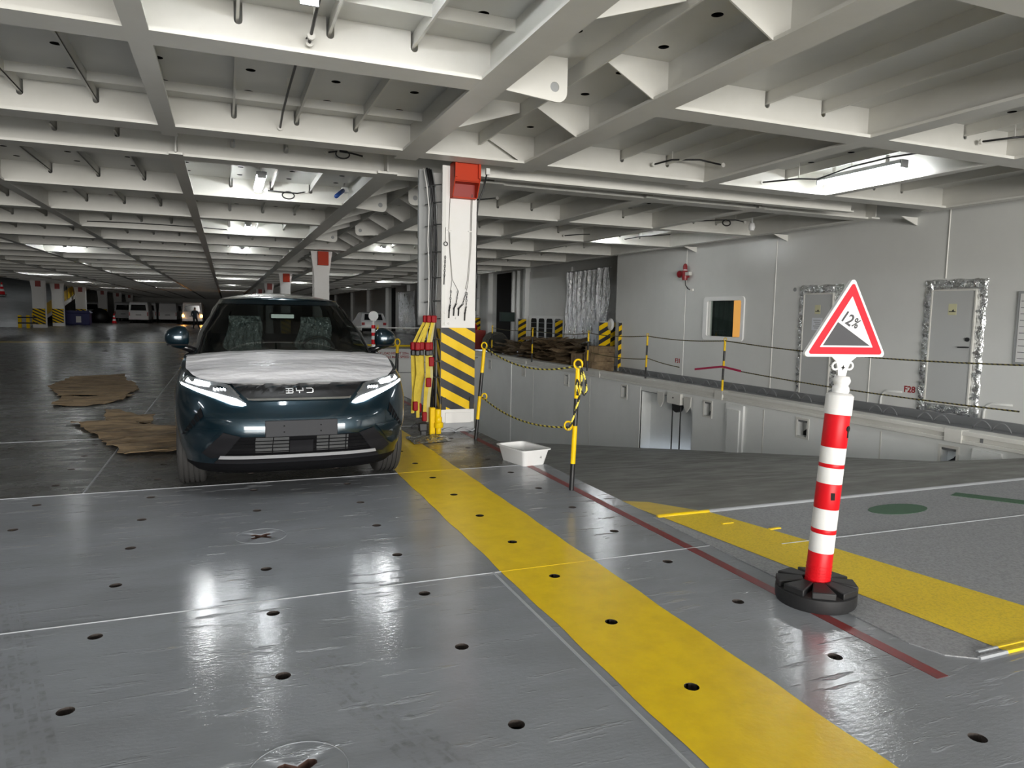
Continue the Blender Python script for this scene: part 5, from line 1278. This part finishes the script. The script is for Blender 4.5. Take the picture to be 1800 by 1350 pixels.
# small white hatchback right of the car
hb = empty('hatchback', (9.25, 48, 0), 0, 'white hatchback parked behind the round white sign', 'car')
mb = MB(); pr = [(0,.35),(-.05,.6),(.0,.95),(.1,1.02),(.38,1.50),(.8,1.58),(2.0,1.55),(2.9,1.05),(3.7,.9),(3.8,.5),(3.8,.35)]; n = len(pr)
vs = []
for x in (-.85,-.78,.78,.85):
    k = .98 if abs(x) > .8 else 1
    vs += [(x*(1-.18*max(0,(z-1)/.55)), (y_-1.9)*k+1.9, (z-.8)*k+.8) for y_, z in pr]
mb.add(vs, [(i*n+j, i*n+(j+1) % n, (i+1)*n+(j+1) % n, (i+1)*n+j) for i in range(3) for j in range(n)]+[tuple(range(n)), tuple(3*n+j for j in range(n))]).build('hatch_body', M_farw, hb, smooth=30)
MB().add([(-.62,.14,1.06),(.62,.14,1.06),(.55,.36,1.46),(-.55,.36,1.46)], [(0,1,2,3)]).xf(Matrix.Translation((0,-.03,.0))).build('rear_window', M_vglass, hb)
for sx in (-1, 1):
    MB().box(sx*.72-.1, sx*.72+.1, -.06, .06, .72, .9).build('tail_lamp', M_tail, hb)
    for yw in (.6, 3.1): MB().lathe([(.0,-.09),(.28,-.09),(.3,-.05),(.3,.05),(.28,.09),(0,.09)], 16, (sx*.75, yw, .3), 'x').build('wheel', M_tyre, hb)
MB().box(-.8,.8,-.09,.1,.3,.52).build('bumper', M_trim, hb)
# delineator with round white disc, seen over the car's right mirror
d3 = empty('disc_delineator', (4.8, 25.0, 0), 0, 'red and white delineator with round white disc behind the car mirror', 'bollard')
for a, b, m_ in ((.06,.3,M_sred),(.3,.45,M_swhite),(.45,.62,M_sred),(.62,.75,M_swhite),(.75,.86,M_sred),(.86,1.0,M_swhite),(1.0,1.12,M_sred)): MB().lathe([(.07,a),(.07,b)], 14).build('post_band', m_, d3, smooth=40) if False else MB().lathe([(0,a),(.07,a),(.07,b),(0,b)], 14).build('post_band', m_, d3, smooth=40)
for o in d3.children: o.parent = d3
MB().lathe([(0,0),(.2,0),(.2,.08),(0,.09)], 18).build('rubber_foot', M_black, d3); MB().lathe([(.03,1.12),(.03,1.3)], 8).build('neck', M_swhite, d3); MB().lathe([(0,-.015),(.17,-.015),(.17,.015),(0,.015)], 24, (0,0,1.44), 'y').build('round_disc', M_swhite, d3)
p6 = post((4.85,24.6,0), (4.87,24.6,1.05), ((0,.3,Kb),(.3,.6,Yb),(.6,.8,Kb),(.8,1,Yb)), .03, 'yellow barrier post seen above the car mirror', ring=.04)
tag(MB().tube(sag((3.4,25,1.08),(8.9,29,1.0),.05), .02, 4).build('barrier_tape', M_swhite), 'pale barrier tape stretched behind the car', 'tape')
# walking person, far left of the car
def figure(loc, rz, label):
    P = empty('person', loc, rz, label, 'person')
    J = {'pel':(0,0,.92),'chest':(0,.02,1.30),'neck':(0,.02,1.47),'head':(0,0,1.60),'top':(0,0,1.72),
         'hl':(-.1,0,.90),'kl':(-.13,-.14,.50),'al':(-.16,-.02,.09),'tl':(-.16,-.16,.04),'hr':(.1,0,.90),'kr':(.2,.02,.50),'ar':(.36,.14,.10),'tr':(.42,.02,.05),
         'sl':(-.19,.02,1.40),'el':(-.27,.03,1.13),'wl':(-.20,-.14,.98),'sr':(.19,.02,1.40),'er':(.28,-.05,1.17),'wr':(.20,-.25,1.20)}
    E_ = [('pel','chest'),('chest','neck'),('neck','head'),('head','top'),('pel','hl'),('hl','kl'),('kl','al'),('al','tl'),('pel','hr'),('hr','kr'),('kr','ar'),('ar','tr'),('chest','sl'),('sl','el'),('el','wl'),('chest','sr'),('sr','er'),('er','wr')]
    Rr = {'pel':.15,'chest':.16,'neck':.06,'head':.095,'top':.07,'hl':.10,'hr':.10,'kl':.075,'kr':.075,'al':.05,'ar':.05,'tl':.045,'tr':.045,'sl':.075,'sr':.075,'el':.052,'er':.052,'wl':.04,'wr':.04}
    K = list(J); me = bpy.data.meshes.new('body'); me.from_pydata([J[k] for k in K], [(K.index(a), K.index(b)) for a, b in E_], [])
    o = bpy.data.objects.new('body', me); COL.objects.link(o)
    md = o.modifiers.new('skin', 'SKIN')
    for i, k in enumerate(K): me.skin_vertices[0].data[i].radius = (Rr[k], Rr[k]*.85)
    me.skin_vertices[0].data[0].use_root = True
    sb = o.modifiers.new('sub', 'SUBSURF'); sb.levels = 2; sb.render_levels = 2
    dg = bpy.context.evaluated_depsgraph_get(); m2 = bpy.data.meshes.new_from_object(o.evaluated_get(dg)); bpy.data.objects.remove(o)
    m2.materials.clear()
    for m_ in (mat('dark_blue_overalls', (.020,.030,.045), .8), mat('dark_trousers', (.008,.008,.010), .8), mat('skin', (.30,.18,.12), .6), mat('dark_hair', (.01,.01,.01), .6)): m2.materials.append(m_)
    for p in m2.polygons:
        z = p.center.z; p.material_index = 1 if z < .88 else (0 if z < 1.47 else (2 if z < 1.66 else 3)); p.use_smooth = True
    inst('body', m2, P)
figure((-2.25, 62, 0), R_(25), 'person in dark work clothes walking across the deck far behind the car')
# ================================================================== far left: ramp, rail, bin
mb = MB(); mb.add([(-30,58,0),(-13.6,63,0),(-13.6,96,5.4),(-30,96,6.4)], [(0,1,2,3)]); pass
lr = tag(mb.build('ramp_left', mat('light_ramp_paint', (.36,.37,.37), .35, var=((.26,.27,.27), .8, .4, .7))), 'light grey ramp climbing at the far left', None, None, 'structure')
rail = empty('ramp_rail', (-13.5,0,0), 0, 'yellow guard rail along the ramp at far left', 'rail')
MB().prism([(63.5,.2),(63.5,1.05),(92,5.6),(92,4.75)], 'x', -.06, 0).build('rail_panel', M_hz_y, rail)
for k in range(9):
    y_ = 64.5+3*k; z = .2+.16*(y_-63.5); MB().box(-.05,.03,y_-.05,y_+.05,z,z+1.5).build('rail_post', M_cable, rail)
MB().prism([(63.5,.0),(63.5,.2),(92,4.75),(92,4.2)], 'x', -.02, .1).build('rail_stringer', M_wall2, rail)
bn = empty('blue_bin', (-12.3, 74, 0), 0, 'blue plastic bin between the far left columns', 'bin'); M_blue = mat('blue_plastic', (.018,.022,.13), .5)
MB().box(-1.0,1.0,-.6,.6,0,1.05).build('bin_body', M_blue, bn, bevel=.05); MB().prism([(-1.1,1.05),(1.1,1.05),(.9,1.25),(-.9,1.25)], 'y', -.65, .65).build('bin_lid', M_blue, bn); MB().box(-.05,.35,-.64,-.6,.2,.75).build('bin_label', M_swhite, bn)
tag(MB().lathe([(.0,0),(.8,0),(.95,.5),(.8,1.1),(.3,1.45),(0,1.5)], 14, (-12.2, 85, 0)).build('black_bag', M_cable, None, smooth='all'), 'large black bag between the blue bin and the vans', 'bag')
yg = empty('guard_barrier', (-13.2, 60.6, 0), 0, 'low yellow and black wheel guard at the foot of the leftmost column', 'guard')
for x in (-.6, -.1): hb_ = MB().box(x, x+.2, 0, .2, 0, .9).build('guard_post', M_hz_y, yg); 
for z in (.3, .7): MB().box(-.6,.6,-.02,.05,z,z+.1).build('guard_bar', M_hz_k, yg)
def cone(loc, label, s_=1.0):
    c = empty('traffic_cone', loc, 0, label, 'cone'); c.scale = (s_,)*3
    for r0, r1, a, b, m_ in ((.16,.13,.04,.22,M_sred),(.13,.10,.22,.36,M_swhite),(.10,.075,.36,.5,M_sred),(.075,.05,.5,.62,M_swhite),(.05,.03,.62,.75,M_sred)): MB().lathe([(0,a),(r0,a),(r1,b),(0,b)], 16).build('cone_band', m_, c, smooth=40)
    MB().box(-.2,.2,-.2,.2,0,.04).build('cone_base', M_cable, c)
cone((-18.4, 76, 2.5), 'red and white traffic cone standing on the far left ramp', 1.5)
cone((-10.2, 80, 0), 'small traffic cone on the floor between the black bag and the vans', 1.3)
# ================================================================== cables under the deckhead
def cable(pts, label, r=.012, cat='cable', group=None, clips=True):
    c = empty('ceiling_cable', (0,0,0), 0, label, cat, group)
    MB().tube(pts, r, 6).build('cable_run', M_cable, c, smooth='all')
    for p in (pts[0], pts[-1]): MB().tube([Vector(p)+Vector((0,-.012,0)), Vector(p)+Vector((0,.012,0))], .03, 12).build('cable_gland', M_white, c)
    if clips:
        for p in pts[1:-1:2]: MB().box(p[0]-.006, p[0]+.006, p[1]-.006, p[1]+.006, p[2], ZD).build('cable_hanger', M_white, c)
    return c
def loop(c, r=.06, n=20): return [(c[0]+r*math.cos(2*PI*i/n), c[1], c[2]+r*.6*math.sin(2*PI*i/n)) for i in range(n)]
cable([(.62,5.6,3.56),(.60,5.9,3.62),(.6,6.6,3.66),(.6,7.4,3.66),(.6,8.1,3.64),(.6,8.5,3.57)], 'black cable clipped along the ceiling from the top edge to the second beam')
cable([(.62,2.6,3.56),(.62,3.4,3.66),(.62,4.6,3.66),(.62,5.4,3.6),(.62,5.72,3.55)], 'black cable running to a hole in the nearest ceiling beam')
c_ = cable([(1.28,9.95,3.66),(1.45,9.98,3.70),(1.62,9.98,3.69),(1.8,9.98,3.66)], 'black cable with a small loop on the beam left of the main column', clips=False); MB().tube(loop((1.5,9.96,3.66), .09), .01, 6, closed=True).build('cable_loop', M_cable, c_, smooth='all')
c_ = cable([(.68,13.1,3.60),(.9,13.15,3.60),(1.2,13.18,3.60),(1.35,13.2,3.64)], 'black cable with loop beside the light above the car', clips=False); MB().tube(loop((1.05,13.15,3.55), .1), .012, 6, closed=True).build('cable_loop', M_cable, c_, smooth='all')
cable([(5.42,8.46,3.62),(5.6,8.3,3.67),(5.9,8.1,3.66),(6.2,8.0,3.60)], 'black cable between two glands on the ceiling right of the main column')
cable([(7.3,8.5,3.55),(7.6,8.1,3.56),(7.85,8.0,3.56),(8.05,7.6,3.68),(8.1,7.0,3.7),(8.2,6.7,3.7),(8.35,6.3,3.65)], 'black cable feeding the long light near the cabin wall')
cable([(7.95,5.70,3.60),(8.2,5.5,3.63),(8.6,5.2,3.66),(9.0,4.9,3.66)], 'black cable at the right edge of the ceiling')
c_ = cable([(9.0,13.1,3.58),(9.3,12.9,3.62),(9.7,12.6,3.64),(10.0,12.4,3.64),(10.2,12.35,3.6)], 'black cable with loop and white lamp near the cabin wall'); MB().tube(loop((9.85,12.5,3.58), .1), .014, 6, closed=True).build('cable_loop', M_cable, c_, smooth='all')
MB().lathe([(0,3.42),(.05,3.43),(.07,3.5),(.05,3.58),(.02,3.6),(.02,ZD)], 14, (10.35,12.3,0)).build('bulkhead_lamp', M_wplas, c_, smooth=40)
cable([(3.9,13.15,3.58),(4.2,12.7,3.64),(4.6,12.3,3.66)], 'short black cable on the ceiling just right of the main column')
cable([(7.9,16.3,3.56),(8.3,16.1,3.6),(8.7,16.0,3.62)], 'short black cable beside the light left of the cabin wall')
cable([(9.6,16.25,3.56),(9.9,15.9,3.62),(10.4,15.3,3.64)], 'short black cable right of the light by the cabin wall')
cable([(-3.0,19.45,3.56),(-2.2,19.46,3.58),(-1.4,19.46,3.58),(-.6,19.46,3.57),(.1,19.46,3.55)], 'long black cable along a distant ceiling beam at left', clips=False)
bl = empty('blue_hose', (1.78, 12.3, 3.45), 0, 'blue wrapped hose hanging from the ceiling left of the main column', 'hose'); MB().tube([(.15,.5,.20),(.05,.2,.1),(-.05,-.1,.0)], .035, 8).build('hose_sleeve', mat('blue_sleeve', (.01,.05,.22), .5), bl, smooth='all'); MB().lathe([(0,-.06),(.07,-.04),(.07,.04),(0,.06)], 14, (.2,.55,.22)).build('hose_lamp', M_wplas, bl, smooth=40)
MB().tube([(.15,.5,.20),(.18,.52,.33)], .012, 6).build('hose_hanger', M_white, bl)
